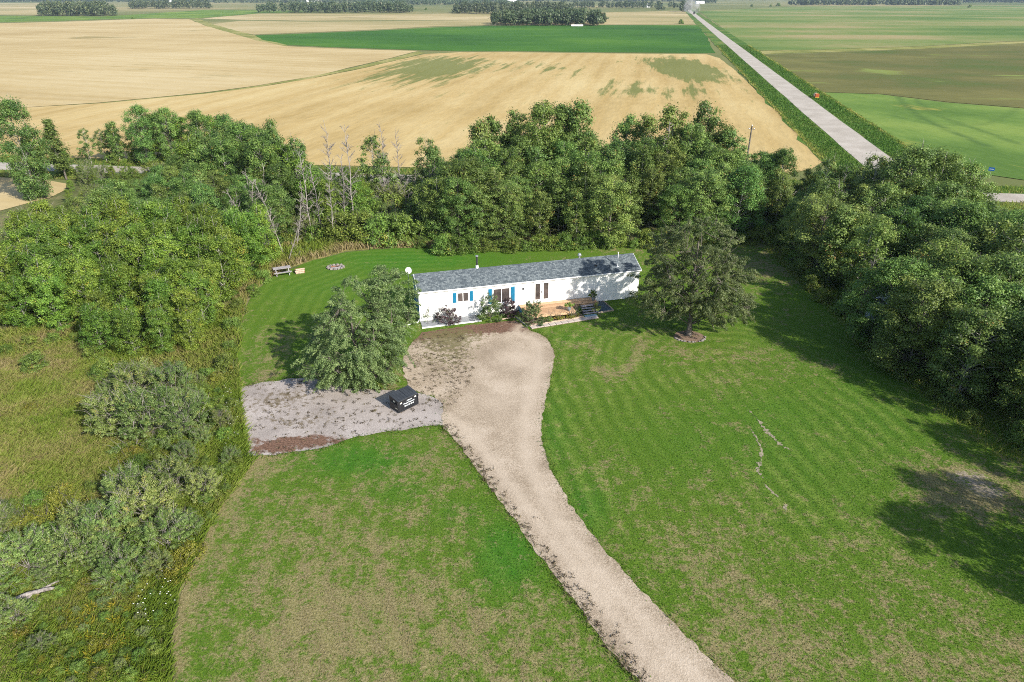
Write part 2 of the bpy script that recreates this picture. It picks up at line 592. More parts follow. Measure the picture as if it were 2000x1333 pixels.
def cdt_sheet(name, poly, step, z, mat, fn, hole=None):
    """Sheet with an even inner mesh whose points carry colour layout attributes; fn(x, y) -> dict."""
    poly = np.array(poly)
    lo, hi = poly.min(0), poly.max(0)
    xs = np.arange(lo[0], hi[0], step); ys = np.arange(lo[1], hi[1], step)
    gx, gy = np.meshgrid(xs, ys)
    pts = np.stack([gx.ravel(), gy.ravel()], 1)
    rng = np.random.default_rng(3)
    pts = pts + rng.uniform(-.25, .25, pts.shape) * step
    pts = pts[inside(pts, poly)]
    nb = len(poly)
    allv = [Vector((float(a), float(b))) for a, b in np.concatenate([poly, pts])]
    v, e, f, *_ = delaunay_2d_cdt(allv, [(i, (i + 1) % nb) for i in range(nb)], [list(range(nb))], 1, 1e-5)
    V = np.array([(q[0], q[1]) for q in v])
    F = np.array([t for t in f if len(t) == 3], int)
    a = V[F[:, 1]] - V[F[:, 0]]; b = V[F[:, 2]] - V[F[:, 0]]
    flip = (a[:, 0] * b[:, 1] - a[:, 1] * b[:, 0]) < 0
    F[flip] = F[flip][:, ::-1]
    me = mesh_np(name, np.column_stack([V, np.full(len(V), z)]), F, mat)
    for k, vals in fn(V[:, 0], V[:, 1]).items():
        attr(me, k, vals)
    o = link(name, me)
    o['kind'] = 'structure'
    return o


ROW = R(-11.5)
m_base = field_mat('far_country', (.10, .125, .040), (.17, .175, .065), (.30, .25, .12), ROW, .0016, .004, 6, .7, .05)
flat_sheet('ground', [(-HX, -300), (HX, -300), (HX, HX), (-HX, HX)], -0.06, m_base, 0)

m_floor = field_mat('wood_floor', (.07, .085, .03), (.12, .13, .05), (.20, .175, .09), 0, .12, .5, 2, .5, 3.0)
flat_sheet('grove_floor', [(-140, -40), (110, -40), (110, 93.0), (-140, 113)], -0.03, m_floor, 0)

m_wheat = field_mat('ripe_grain', (.345, .255, .115), (.425, .325, .158), (.485, .39, .215), R(70), .010, .05, 9, .45, .6, weed=(.22, .18, .07), swath=(9.0, .35, (.52, .43, .26)))
m_wheat2 = field_mat('ripe_grain_weedy', (.345, .245, .095), (.43, .315, .135), (.495, .385, .185), R(-11), .012, .09, 12, .42, .6, weed=(.080, .125, .026), swath=(7.5, .40, (.52, .42, .22)))
m_crop = field_mat('green_crop', (.026, .085, .012), (.046, .128, .015), (.080, .175, .020), R(80), .006, .03, 8, .6, .3)
m_hay = field_mat('pale_hay', (.26, .23, .10), (.37, .30, .15), (.47, .385, .225), R(80), .004, .02, 12, .6, .2, (.17, .15, .06), .010, .60)
m_green1 = field_mat('right_green_crop', (.075, .140, .022), (.115, .190, .030), (.180, .245, .045), R(20), .012, .05, 8, .6, .5, (.24, .25, .05), .02, .64)
m_green3 = field_mat('near_green_crop', (.075, .140, .026), (.115, .190, .038), (.170, .240, .052), R(20), .03, .09, 8, .6, .8, weed=(.27, .26, .055), lines=(.05, .10, .025))
m_brown = field_mat('brown_green_crop', (.078, .108, .026), (.112, .112, .036), (.150, .142, .046), R(85), .022, .07, 10, .6, .5, (.16, .22, .04), .03, .63, weed=(.19, .24, .055))
m_green2 = field_mat('far_green_crop', (.070, .135, .028), (.145, .195, .052), (.290, .240, .115), R(88), .006, .03, 16, .5, .3)
m_verge = field_mat('verge_grass', (.045, .100, .016), (.075, .145, .022), (.16, .18, .045), R(10), .06, .2, 4, .55, 1.2, (.24, .19, .07), .05, .66)
m_strip = field_mat('green_strip', (.14, .16, .04), (.22, .22, .065), (.33, .29, .12), R(10), .05, .15, 4, .55, .8)
m_road = gravel_mat('gravel_road', (.32, .285, .24), (.40, .36, .31), (.47, .43, .38), scale=.5)



def gauss(x, y, spots):
    v = np.zeros_like(x)
    for (px, py, rx, ry, amt) in spots:
        cx, cy = G(px, py)
        v += amt * np.exp(-((x - cx) / rx) ** 2 - ((y - cy) / ry) ** 2)
    return v


def poly_dist(x, y, line):
    """Distance to an open polyline."""
    best = np.full(x.shape, 1e9)
    for a, b in zip(line[:-1], line[1:]):
        a = np.array(a); b = np.array(b)
        d = b - a; L2 = d @ d + 1e-9
        t = np.clip(((x - a[0]) * d[0] + (y - a[1]) * d[1]) / L2, 0, 1)
        best = np.minimum(best, np.hypot(x - a[0] - t * d[0], y - a[1] - t * d[1]))
    return best


GRAIN_W = [(790, 131, 14, 70, 0.62), (860, 126, 14, 60, 0.55), (930, 123, 14, 50, 0.5), (870, 138, 12, 40, 0.5), (1005, 133, 7, 30, 0.42), (1050, 126, 6, 40, 0.38), (1085, 134, 7, 40, 0.42), (1120, 138, 6, 30, 0.35),
           (1215, 124, 4, 60, 0.42), (1263, 124, 4, 60, 0.6), (1298, 122, 4, 45, 0.6), (1300, 140, 4, 60, 0.45), (1345, 128, 9, 45, 1.1), (1358, 148, 7, 35, 1.0), (1380, 132, 4, 60, 0.5), (1200, 165, 8, 30, 0.35), (1235, 165, 6, 24, 0.35), (1350, 180, 7, 18, 0.5), (1290, 180, 12, 15, 0.4), (1180, 182, 12, 12, 0.35),
           (1010, 203, 8, 6, 0.4), (830, 190, 10, 7.5, 0.3), (1200, 215, 4, 9, 0.4), (1395, 205, 6, 9, 0.25), (1530, 250, 3, 12, 0.4), (1560, 285, 2, 7.5, 0.4), (760, 160, 30, 42, 0.16), (300, 198, 30, 9, 0.2)]
STUBBLE_W = [(160, 73, 10, 24, 0.7), (190, 74, 14, 18, 0.8), (245, 74, 14, 18, 0.7), (390, 60, 16, 30, 0.7), (300, 130, 30, 30, 0.3), (440, 145, 10, 18, 0.5), (250, 165, 60, 36, 0.25), (30, 138, 30, 30, 0.35), (500, 110, 40, 60, 0.2)]


def green_attrs(x, y):
    a = [G(*p) for p in [(1752, 188), (1775, 212), (1815, 238), (1870, 262), (1935, 290)]]
    b = [G(*p) for p in [(1790, 195), (1812, 215), (1855, 235), (1935, 262), (1990, 282)]]
    c = [G(*p) for p in [(1742, 225), (1790, 238), (1850, 245), (1935, 240), (2000, 205)]]
    ln = np.maximum(np.exp(-(poly_dist(x, y, spline(a)) / .8) ** 2), np.maximum(.8 * np.exp(-(poly_dist(x, y, spline(b)) / .8) ** 2), .5 * np.exp(-(poly_dist(x, y, spline(c)) / .8) ** 2)))
    wd = gauss(x, y, [(1760, 207, 7, 4, .5), (1800, 213, 6, 3, .5), (1825, 215, 5, 3, .5), (1740, 270, 6, 8, .4), (1790, 285, 8, 5, .4), (1960, 232, 9, 6, .3), (1990, 325, 10, 4, .35), (1850, 310, 8, 4, .25)])
    return dict(lines=ln, weed=wd)


cdt_sheet('field_stubble', densify(gp([(-900, 52), (0, 46), (120, 43), (230, 39), (300, 37), (372, 38), (402, 50), (455, 64), (500, 78), (560, 91), (640, 95), (815, 100), (770, 112), (690, 132), (600, 151.2), (500, 168), (400, 182), (200, 201.5), (0, 213), (-500, 236), (-900, 245)]), 12, 3, .02, 1), 9.0, 0.02, m_wheat, lambda x, y: dict(weed=gauss(x, y, STUBBLE_W)))
cdt_sheet('field_grain', densify(np.concatenate([gp([(-900, 245), (-500, 236), (0, 213.4), (200, 202), (400, 183), (510, 169.6), (610, 153.4), (700, 136), (780, 117), (830, 106), (900, 102.5), (1000, 102.5), (1200, 105), (1380, 106.5), (1405, 114), (1432, 135), (1470, 170), (1510, 210), (1560, 262), (1600, 306), (1606, 316), (1585, 330), (1540, 340)]), np.array([(20, 113.5), (-20, 118.5), (-60, 123.5), (-100, 128.5), (-160, 136)])]), 4, .5, .12, 2), 4.0, 0.024, m_wheat2, lambda x, y: dict(weed=gauss(x, y, GRAIN_W)))
flat_sheet('field_crop', gp([(492, 70), (600, 66), (720, 61), (850, 54), (960, 51), (1180, 49.5), (1368, 50), (1380, 72), (1392, 104), (1200, 102.5), (1000, 100), (900, 100), (825, 98.5), (640, 92), (560, 88), (510, 78)]), 0.028, m_crop, 20, 2, .02, 3)
flat_sheet('field_pale', gp([(405, 48), (470, 41), (600, 43), (760, 42), (950, 40), (960, 49.5), (850, 52), (720, 59), (600, 64), (492, 68.5), (450, 60)]), 0.02, m_hay, 25, 6, .01, 4)
flat_sheet('field_tan', gp([(390, 37), (500, 27), (700, 27), (890, 28), (1000, 30), (1090, 28), (1200, 24), (1335, 22), (1365, 48.5), (1180, 48.5), (960, 49), (950, 39), (760, 40), (600, 41), (470, 39)]), 0.016, m_hay, 40, 6, .01, 5)
flat_sheet('field_meadow', gp([(-900, 49), (-900, 34), (0, 31), (200, 33), (400, 20), (640, 22), (500, 27), (380, 36), (300, 35.5), (230, 37), (120, 41), (0, 44)]), 0.012, m_green1, 40, 6, .01, 6)
flat_sheet('field_far_tan', gp([(-900, 22), (0, 7), (85, 7), (85, 30), (0, 30), (-900, 33)]), 0.018, m_hay, 60, 6, .01, 7)
flat_sheet('field_right_far', gp([(1366, 22), (1560, 13), (2000, 12), (2900, 10), (2900, 60), (2000, 80), (1800, 90), (1600, 97), (1475, 99), (1440, 78), (1400, 48)]), 0.02, m_green2, 40, 4, .01, 8)
flat_sheet('field_edge_strip', gp([(1470, 100), (1600, 98), (1800, 91), (2000, 81), (2900, 55), (2900, 61), (2000, 85), (1800, 96), (1600, 103), (1480, 106)]), 0.026, m_strip, 15, 1.5, .03, 9)
cdt_sheet('field_brown', densify(gp([(1482, 107), (1600, 104), (1800, 97), (2000, 86), (2500, 72), (2500, 196), (2000, 212), (1850, 200), (1720, 184), (1600, 180), (1560, 165)]), 10, 3, .03, 10), 6.0, 0.03, m_brown, lambda x, y: dict(weed=gauss(x, y, [(1700, 137, 7, 8, 1.0), (1735, 143, 8, 7, 1.0), (1750, 152, 6, 5, .7), (1822, 158, 5, 5, .9), (1990, 150, 10, 10, .8), (1600, 142, 5, 6, .5), (1520, 118, 20, 20, .4), (1660, 110, 60, 14, .3), (1950, 195, 30, 8, .35), (1580, 160, 8, 14, .5)])))
cdt_sheet('field_green', densify(gp([(1600, 181), (1720, 185), (1850, 201), (2000, 213), (2400, 200), (2400, 390), (2100, 362), (2000, 352), (1880, 335), (1760, 290), (1660, 220)]), 3, 1.0, .05, 11), 1.5, 0.034, m_green3, green_attrs)
flat_sheet('field_corner', np.concatenate([gp([(-500, 345), (-100, 348), (0, 347), (80, 350), (128, 360), (132, 372), (100, 386), (0, 412), (-500, 440)])]), 0.03, m_wheat, 3, .8, .2, 12)

# the long gravel road and the cross road behind the trees
ra, rb = np.array(G(1680, 290)), np.array(G(1355, 28))
rd = (rb - ra) / np.linalg.norm(rb - ra)
rn = np.array([-rd[1], rd[0]])


def strip(name, a, b, half, z, mat, n=60, wob=.25, seed=0, off=0.0):
    """Straight strip meshed along its length."""
    d = (b - a); L = np.linalg.norm(d); d = d / L
    nn = np.array([-d[1], d[0]])
    t = np.linspace(0, 1, n) ** 1.8
    V = []
    for k, tt in enumerate(t):
        c = a + d * L * tt + nn * off
        w = half + wob * (vnoise(np.array([tt * L * .11]), np.array([seed * 7.3]), seed)[0] - .5) * 2
        w2 = half + wob * (vnoise(np.array([tt * L * .11]), np.array([seed * 9.1 + 50]), seed)[0] - .5) * 2
        for s in (-w, -w * .45, 0, w2 * .45, w2):
            V.append((*(c + nn * s), z))
    F = [(k * 5 + j, k * 5 + j + 1, (k + 1) * 5 + j + 1, (k + 1) * 5 + j) for k in range(n - 1) for j in range(4)]
    F = [tuple(reversed(q)) for q in F]
    me = mesh_np(name, V, F, mat)
    for k in ('soil', 'weed', 'track'):
        attr(me, k, np.zeros(len(V)))
    o = link(name, me); o['kind'] = 'structure'
    return o


strip('road_verge', ra - rd * 38, rb + rd * 900, 9.5, 0.045, m_verge, 90, 1.2, 1)
strip('road', ra - rd * 36, rb + rd * 900, 3.3, 0.075, m_road, 90, .15, 2)
ca, cb = np.array((-190.0, 132.2)), np.array((190.0, 83.6))
strip('cross_road_verge', ca, cb, 7.0, 0.052, m_verge, 90, .8, 3)
strip('cross_road', ca, cb, 2.5, 0.085, m_road, 90, .15, 4)

# grass strip winding between the two grain fields
flat_sheet('drainage_strip', gp([(815, 101), (832, 103.5), (785, 116), (700, 135), (610, 153.2), (510, 169.8), (400, 183.4), (200, 202.5), (200, 201.6), (400, 182.3), (500, 168.6), (600, 151.8), (690, 132.5), (770, 113.5)]), 0.035, m_strip, 6, .8, .08, 13)
flat_sheet('ditch_strip', gp([(372, 38), (385, 36), (420, 49), (460, 60), (500, 70), (512, 78), (560, 88), (560, 91), (500, 79), (452, 65), (405, 52)]), 0.036, m_strip, 10, 1.5, .05, 14)

# ------------------------------------------------------------------ the yard: lawn, drive, pad, meadow
drive_r = spline([G(*p) for p in [(1036, 646), (1066, 660), (1082, 690), (1076, 740), (1061, 800), (1058, 850), (1066, 890), (1080, 925), (1125, 1003), (1200, 1095), (1301, 1201), (1431, 1333), (1510, 1412)]], 8)
drive_l = spline([G(*p) for p in [(1315, 1410), (1243, 1328), (1200, 1279), (1150, 1214), (1100, 1146), (1050, 1080), (1000, 1010), (958, 955), (922, 905), (884, 853), (862, 832)]], 8)
drive_top = [G(*p) for p in [(866, 790), (845, 775), (800, 762), (790, 735), (788, 700), (806, 668), (824, 650)]]
near_house = [G(*p) for p in [(860, 644), (940, 633), (1005, 627)]]
drive_poly = densify(np.array(drive_l + drive_top + near_house + drive_r), .16, .17, 2.2, 21)
pad_poly = densify(gp([(470, 757), (530, 745), (600, 737), (640, 748), (700, 760), (760, 763), (800, 764), (846, 776), (868, 792), (866, 831), (840, 831), (770, 842), (700, 853), (640, 872), (560, 885), (484, 893), (479, 850), (466, 770)]), .28, .22, 1.1, 22)


mow_a, mow_b = np.array(G(1440, 720)), np.array(G(1800, 1080))
DRY = [(760, 1150, 7, 6, .28), (600, 1020, 5, 5, .22), (1000, 1270, 5, 3, .28), (640, 1250, 4, 3, .22), (850, 900, 4, 2.5, .18),
       (1300, 1010, 5, 3.0, .30), (1420, 1130, 5, 4, .26), (1650, 1280, 6, 3, .34), (1850, 1250, 5, 4, .22), (1500, 1260, 4, 3, .22),
       (1230, 730, 4, 2, .26), (1380, 690, 5, 1.6, .30), (1150, 680, 2, 2, .14), (1480, 520, 5, 5, .48), (1520, 480, 5, 4, .42),
       (1880, 950, 3, 2.5, .5), (1950, 980, 4, 2, .45), (1600, 720, 4, 2, .12), (500, 760, 1.5, 9, .28), (700, 790, 4, 1.5, .45), (780, 755, 3, 2, .5),
       (500, 690, 2, 4, .22), (380, 1150, 1.4, 12, .25), (520, 900, 4, 2, .2), (1250, 480, 6, 5, .3), (660, 520, 1.5, 1, .2), (550, 545, 1.5, .6, .3)]
LUSH = [(700, 900, 3.0, 1.5, 1.3), (990, 1085, 1.6, 2.4, 1.4), (780, 960, 2, 1, .5), (1145, 985, 1.2, 2.4, .9), (1080, 850, 1.3, 5, .6), (860, 510, 9, 4, .75), (740, 505, 7, 4, .6),
        (620, 560, 6, 4, .4), (1700, 800, 4, 8, .4), (1120, 660, 2, 1, .4), (1560, 900, 4, 5, .35), (1340, 860, 4, 4, .25), (1500, 800, 4, 3, .3), (640, 870, 2, .8, .5), (890, 1000, 1.5, 1, .5)]
CRACK1 = [G(*p) for p in [(1462, 800), (1480, 820), (1500, 845), (1522, 868), (1545, 878)]]
CRACK2 = [G(*p) for p in [(1478, 860), (1486, 880), (1484, 905), (1480, 920), (1490, 935)]]
UTRACK = [G(*p) for p in [(1255, 668), (1238, 700), (1222, 728), (1190, 731), (1165, 722)]]
OLDTRACK = [G(*p) for p in [(720, 1035), (735, 1090), (752, 1140), (775, 1210), (800, 1290)]]


def lawn_attrs(x, y):
    left = smooth(0.5, -1.5, x - np.interp(y, [18, 25, 32, 40, 47], [7.0, 2.2, -1.5, -4.2, -6]))
    near = smooth(46, 40, y)
    dry = .19 + .13 * left * near + gauss(x, y, DRY) + .35 * (fbm(x * .22, y * .22, 5, 4) - .5)
    ut = np.exp(-(poly_dist(x, y, UTRACK) / .55) ** 2)
    dry += .6 * ut + .3 * np.exp(-(poly_dist(x, y, OLDTRACK) / .25) ** 2)
    dry = dry - .38 * smooth(58, 66, y) * smooth(0, -4, x)
    lush = np.clip(gauss(x, y, LUSH) * (0.7 + .6 * fbm(x * .9, y * .9, 9, 3)), 0, 1)
    dry = dry * (1 - .75 * lush)
    ab = mow_b - mow_a
    t = np.clip(((x - mow_a[0]) * ab[0] + (y - mow_a[1]) * ab[1]) / (ab @ ab), 0, 1)
    ds = np.hypot(x - mow_a[0] - t * ab[0], y - mow_a[1] - t * ab[1]) + .5 * fbm(x * .15, y * .15, 31, 2)
    amt = smooth(-.2, .5, x - np.interp(y, [18, 25, 32, 40, 47, 58], [7.0, 2.2, -1.5, -4.2, -6, -7])) * smooth(62, 52, y) * (.35 + .65 * smooth(.3, .6, fbm(x * .12, y * .12, 37, 2)))
    edge = np.exp(-(poly_dist(x, y, EDGE_L) / .5) ** 2)
    amt = amt * (.30 + .70 * smooth(27, 33, y + .15 * (x - 5)))
    wl2 = smooth(46, 49, y) * smooth(-3, -6, x)
    d3 = poly_dist(x, y, [G(470, 745), G(500, 640), G(560, 560), G(700, 510), G(900, 505)])
    mow = np.where(wl2 > .5, d3, np.where(left > .5, poly_dist(x, y, EDGE_L), ds))
    amt = np.maximum(amt, np.maximum(.4 * left * near, (.45 * wl2))) * (1 - 4 * np.minimum(.25, np.abs(left - .5) < .25))
    soil = gauss(x, y, [(1890, 930, 2.2, 1.2, .55), (1935, 965, 1.8, .9, .5), (1350, 662, 1.0, .6, .5), (1650, 660, 2, 3, .3)])
    return dict(dry=dry + .4 * edge, lush=lush, mow=mow, mowamt=np.clip(amt, 0, 1), stripe=np.clip(amt, 0, 1) * (.5 + .5 * np.sin(mow * 2 * np.pi / 1.22)), soil=soil)


EDGE_L = [G(*p) for p in [(340, 1400), (333, 1250), (345, 1160), (380, 1080), (430, 990), (480, 915), (505, 893)]]
lawn_px = [(360, 1420), (335, 1330), (332, 1250), (345, 1160), (380, 1080), (430, 990), (480, 915), (500, 893), (484, 888), (475, 850), (466, 768), (470, 752), (462, 700), (470, 640), (480, 600), (500, 570), (520, 548), (560, 528), (610, 510), (680, 492), (760, 486), (860, 485), (940, 484), (1010, 482), (1240, 474), (1330, 472), (1420, 476), (1470, 462), (1560, 466), (1660, 560), (1760, 680), (2000, 800), (2250, 900), (2400, 1420)]
lawn_poly = densify(gp(lawn_px), .35, .35, .8, 23)
cdt_sheet('lawn', lawn_poly, .42, 0.0, m_lawn, lawn_attrs)



def trail(line, w, seed):
    p = np.array(spline(line, 14))
    t = np.gradient(p, axis=0); t /= np.linalg.norm(t, axis=1)[:, None]
    nn = np.column_stack([-t[:, 1], t[:, 0]])
    k = np.arange(len(p))
    env = np.sin(np.pi * (k + 1) / (len(p) + 1)) ** .5
    a = w * env * (.35 + 1.3 * vnoise(k * .9, k * 0 + seed, seed)); b = w * env * (.35 + 1.3 * vnoise(k * .9, k * 0 + seed + 5, seed))
    p = p + nn * (w * 1.6 * (vnoise(k * .35, k * 0 + seed + 11, seed) - .5))[:, None]
    g_ = smooth(.25, .55, vnoise(k * .55, k * 0 + seed + 21, seed)) + .06
    a = a * g_ * 1.5; b = b * g_ * 1.5
    return np.concatenate([p + nn * a[:, None], (p - nn * b[:, None])[::-1]])


m_dirt = plain('dry_dirt', (.27, .235, .165), .95, .1, .3, 5, 0, .4)
for k_, (ln_, w_) in enumerate([(CRACK1, .11), (CRACK2, .08), ([G(*p) for p in [(1490, 942), (1505, 958), (1520, 972)]], .05), ([G(*p) for p in [(1466, 838), (1474, 850), (1480, 862)]], .05), ([G(*p) for p in [(1535, 985), (1533, 1000)]], .07)]):
    flat_sheet('dirt_trail', trail(ln_, w_, k_ + 3), .012, m_dirt, 0)
m_drive = gravel_mat('driveway_gravel', (.24, .188, .133), (.372, .302, .225), (.485, .408, .323))
m_pad = gravel_mat('pad_gravel', (.25, .22, .20), (.34, .30, .275), (.43, .39, .365), weed=(.075, .055, .045))


def drive_attrs(x, y):
    dl = poly_dist(x, y, drive_l); dr = poly_dist(x, y, drive_r)
    weed = .06 + .40 * np.exp(-(dl / .35) ** 2) + .38 * np.exp(-(dr / .25) ** 2) + .12 * smooth(43, 50, y) * smooth(-1.0, -5.0, x) + gauss(x, y, [(880, 770, 3, 2, .2), (850, 700, 3.5, 5, .3), (920, 690, 3, 4, .2), (960, 650, 5, 1.5, .25), (860, 660, 3, 2, .3)])
    soil = .62 * smooth(49.6, 54.0, y - .27 * (x + 8.4)) + gauss(x, y, [(850, 650, 2, 1, .4), (960, 645, 4, .8, .35), (900, 720, 2, 2, .2)])
    track = 1.2 * np.exp(-((dl - 1.2) / .38) ** 2) + 1.2 * np.exp(-((dr - 1.2) / .38) ** 2)
    track = track * (.5 + fbm(x * .5, y * .5, 41, 3)) + gauss(x, y, [(1010, 700, 2, 2, .9), (980, 780, 2, 3, .6)])
    return dict(weed=weed, soil=soil, track=np.clip(track, 0, 1))


def pad_attrs(x, y):
    weed = .04 + gauss(x, y, [(520, 790, 3, 1.6, .35), (590, 770, 3, 1.5, .32), (650, 815, 3, 1, .25), (560, 830, 4, 1.2, .3)]) + .1
    soil = gauss(x, y, [(600, 862, 4.0, .8, .85), (520, 880, 2.5, .6, .7), (560, 790, 2.5, 1, .3), (660, 800, 3, .5, .35), (480, 840, .6, 2, .4)])
    return dict(weed=weed, soil=soil, track=gauss(x, y, [(780, 815, 4, 1, .8)]))


cdt_sheet('driveway', drive_poly, .45, 0.022, m_drive, drive_attrs)
cdt_sheet('gravel_pad', pad_poly, .45, 0.012, m_pad, pad_attrs)

m_meadow = field_mat('rough_meadow', (.15, .165, .045), (.23, .215, .075), (.32, .26, .135), R(35), .18, .5, 3, .5, 3.0, (.17, .20, .02), .16, .63)
meadow_poly = densify(gp([(-700, 800), (-200, 700), (0, 690), (150, 655), (205, 690), (300, 735), (420, 760), (466, 745), (466, 768), (478, 850), (484, 893), (495, 897), (430, 990), (380, 1080), (345, 1160), (332, 1250), (335, 1330), (360, 1420), (-200, 1420), (-900, 1420)]), .6, .3, .6, 24)
flat_sheet('meadow', meadow_poly, -0.012, m_meadow, 0)
brush_poly = densify(gp([(470, 690), (466, 640), (490, 570), (520, 546), (560, 526), (610, 508), (680, 490), (760, 484), (860, 483), (900, 486), (900, 430), (760, 410), (600, 420), (480, 520), (440, 640)]), .8, .4, .6, 25)
flat_sheet('brush_ground', brush_poly, -0.006, m_strip, 0)

# ------------------------------------------------------------------ trees: prototypes
def leaf_mesh(name, rng, C, rc, nl, size, mat, Ls=None, droop=0.0, D=None, flat=.75, asp=.62, up=.5, hang=0.0):
    """Leaves round clump centres C (K,3), radius rc (K); Ls, D: sprays of that length along D that droop."""
    K = len(C)
    idx = np.repeat(np.arange(K), nl)
    N = len(idx)
    off = rng.normal(size=(N, 3)); off /= np.linalg.norm(off, axis=1)[:, None]
    rr = rng.uniform(0, 1, N) ** .45
    o = off * rr[:, None] * rc[idx][:, None]
    o[:, 2] *= flat
    if Ls is None:
        o *= np.where(rng.uniform(size=N) < .42, rng.uniform(1.0, 2.1, N), 1.0)[:, None]     # stray leaves between the clumps
    P = C[idx] + o
    if Ls is not None:
        s = rng.uniform(0, 1, N)
        P = C[idx] + o * (1.15 - .75 * s)[:, None] + D[idx] * (s * Ls[idx])[:, None]
        P[:, 2] -= droop * s ** 2 * Ls[idx]
    nrm = off * .9 + np.array([.15, -.15, up * .75]) + rng.normal(size=(N, 3)) * .42
    nrm /= np.linalg.norm(nrm, axis=1)[:, None]
    t = rng.normal(size=(N, 3))
    if hang:
        t = t * .6 + np.array([0, 0, -hang]) + (D[idx] * .8 if D is not None else 0)
    t -= nrm * np.sum(t * nrm, 1)[:, None]
    t /= np.linalg.norm(t, axis=1)[:, None] + 1e-9
    b = np.cross(nrm, t)
    L = size * rng.uniform(.65, 1.3, N)[:, None]
    P[:, 2] = np.maximum(P[:, 2], .06)
    V = np.stack([P - t * L * .5, P + b * L * asp * .5 + t * L * .05, P + t * L * .5, P - b * L * asp * .5 + t * L * .05], 1).reshape(-1, 3)
    F = np.arange(N * 4).reshape(-1, 4)
    me = mesh_np(name, V, F, mat)
    cl = rng.uniform(0, 1, K)
    attr(me, 'clump', np.repeat(cl[idx], 4))
    return me


def join_tubes(name, tubes, mat):
    V = []; F = []; o = 0
    for v, f in tubes:
        V.append(v); F.append(f + o); o += len(v)
    return mesh_np(name, np.concatenate(V), np.concatenate(F), mat, True)


def trunk_path(rng, h, lean=.06, n=7, start=(0, 0)):
    z = np.linspace(0, h, n)
    w = np.cumsum(rng.normal(size=(n, 2)) * lean * h / n, 0)
    w -= w[0]
    return np.column_stack([w + np.array(start), z])


def at_z(path, z):
    return np.array([np.interp(z, path[:, 2], path[:, 0]), np.interp(z, path[:, 2], path[:, 1]), z])


def limb(rng, path, c, r, h, n=4):
    """Curved limb from the trunk to a clump centre."""
    d = math.hypot(c[0] - np.interp(c[2], path[:, 2], path[:, 0]), c[1] - np.interp(c[2], path[:, 2], path[:, 1]))
    zb = max(.12 * h, min(c[2] - .25, c[2] - d * rng.uniform(.5, 1.0)))
    a = at_z(path, zb)
    m = (a + c) / 2 + np.array([0, 0, .12 * d])
    t = np.linspace(0, 1, n)[:, None]
    P = (1 - t) ** 2 * a + 2 * t * (1 - t) * m + t ** 2 * c
    return tube_arr(P, np.linspace(r, r * .25, n), 4)


def env_tree(seed, h, rmax, t0, K, nl, leaf, kind, bark, rc=(.45, .8), prof=None, shell=.45, trunk_r=.012, stems=1, gap=.0, Ls=None, droop=0, up=.5, hang=0, flat=.75, twigs=0, asp=.62, lean=.06, lobes=0, limb_frac=.6):
    rng = np.random.default_rng(seed)
    prof = prof or (lambda t: np.sin(np.pi * np.clip(.08 + .86 * t, 0, 1)) ** .65)
    path = trunk_path(rng, h * .97, lean)
    ph = rng.uniform(0, 6.28, 4)
    C = []
    tries = 0
    while len(C) < K and tries < K * 30:
        tries += 1
        t = rng.uniform(0, 1)
        a = rng.uniform(0, 6.28)
        lob = 1 + .22 * math.sin(2 * a + ph[0] + 3 * t) + .16 * math.sin(3 * a + ph[1] - 5 * t) + lobes * math.sin(5 * a + ph[2] + 9 * t)
        r = rmax * prof(t) * lob * (rng.uniform(shell, 1) ** .7)
        z = h * (t0 + (1 - t0) * t) - .3
        p = at_z(path, min(z, h * .97))
        c = np.array([p[0] + r * math.cos(a), p[1] + r * math.sin(a), max(.3, z)])
        if gap and vnoise(np.array([c[0] * .8 + seed]), np.array([c[2] * .9 + a * .8]), seed)[0] < gap:
            continue
        C.append(c)
    C = np.array(C)
    rcs = rng.uniform(rc[0], rc[1], len(C))
    D = C - np.array([0, 0, h * .35]); D[:, 2] *= .45
    D /= np.linalg.norm(D, axis=1)[:, None]
    D += rng.normal(size=D.shape) * .25; D /= np.linalg.norm(D, axis=1)[:, None]
    crown = leaf_mesh(kind + '_crown', rng, C, rcs, nl, leaf, m_leaf[kind], None if Ls is None else rng.uniform(.6, 1.2, len(C)) * Ls, droop, D, flat, asp, up, hang)
    tubes = [tube_arr(path, np.linspace(trunk_r * h, trunk_r * h * .22, len(path)) * np.array([1.35] + [1] * (len(path) - 1)), 7)]
    for k in range(1, stems):
        p2 = trunk_path(rng, h * rng.uniform(.6, .85), .14)
        p2[:, 0] += np.linspace(0, 1, 7) * rmax * .5 * math.cos(k * 2.4); p2[:, 1] += np.linspace(0, 1, 7) * rmax * .5 * math.sin(k * 2.4)
        tubes.append(tube_arr(p2, np.linspace(trunk_r * h * .8, trunk_r * h * .2, 7), 6))
    for c in C[rng.uniform(size=len(C)) < limb_frac]:
        tubes.append(limb(rng, path, c, trunk_r * h * .3, h))
    for k in range(twigs):
        c = C[rng.integers(len(C))]
        d = rng.normal(size=3) * .5 + np.array([c[0] * .25, c[1] * .25, .9]); d /= np.linalg.norm(d)
        l = rng.uniform(.5, 1.2)
        tubes.append(tube_arr(np.array([c, c + d * l * .5 + rng.normal(size=3) * .06, c + d * l]), [.016, .012, .005], 3))
    return join_tubes(kind + '_trunk', tubes, bark), crown, h


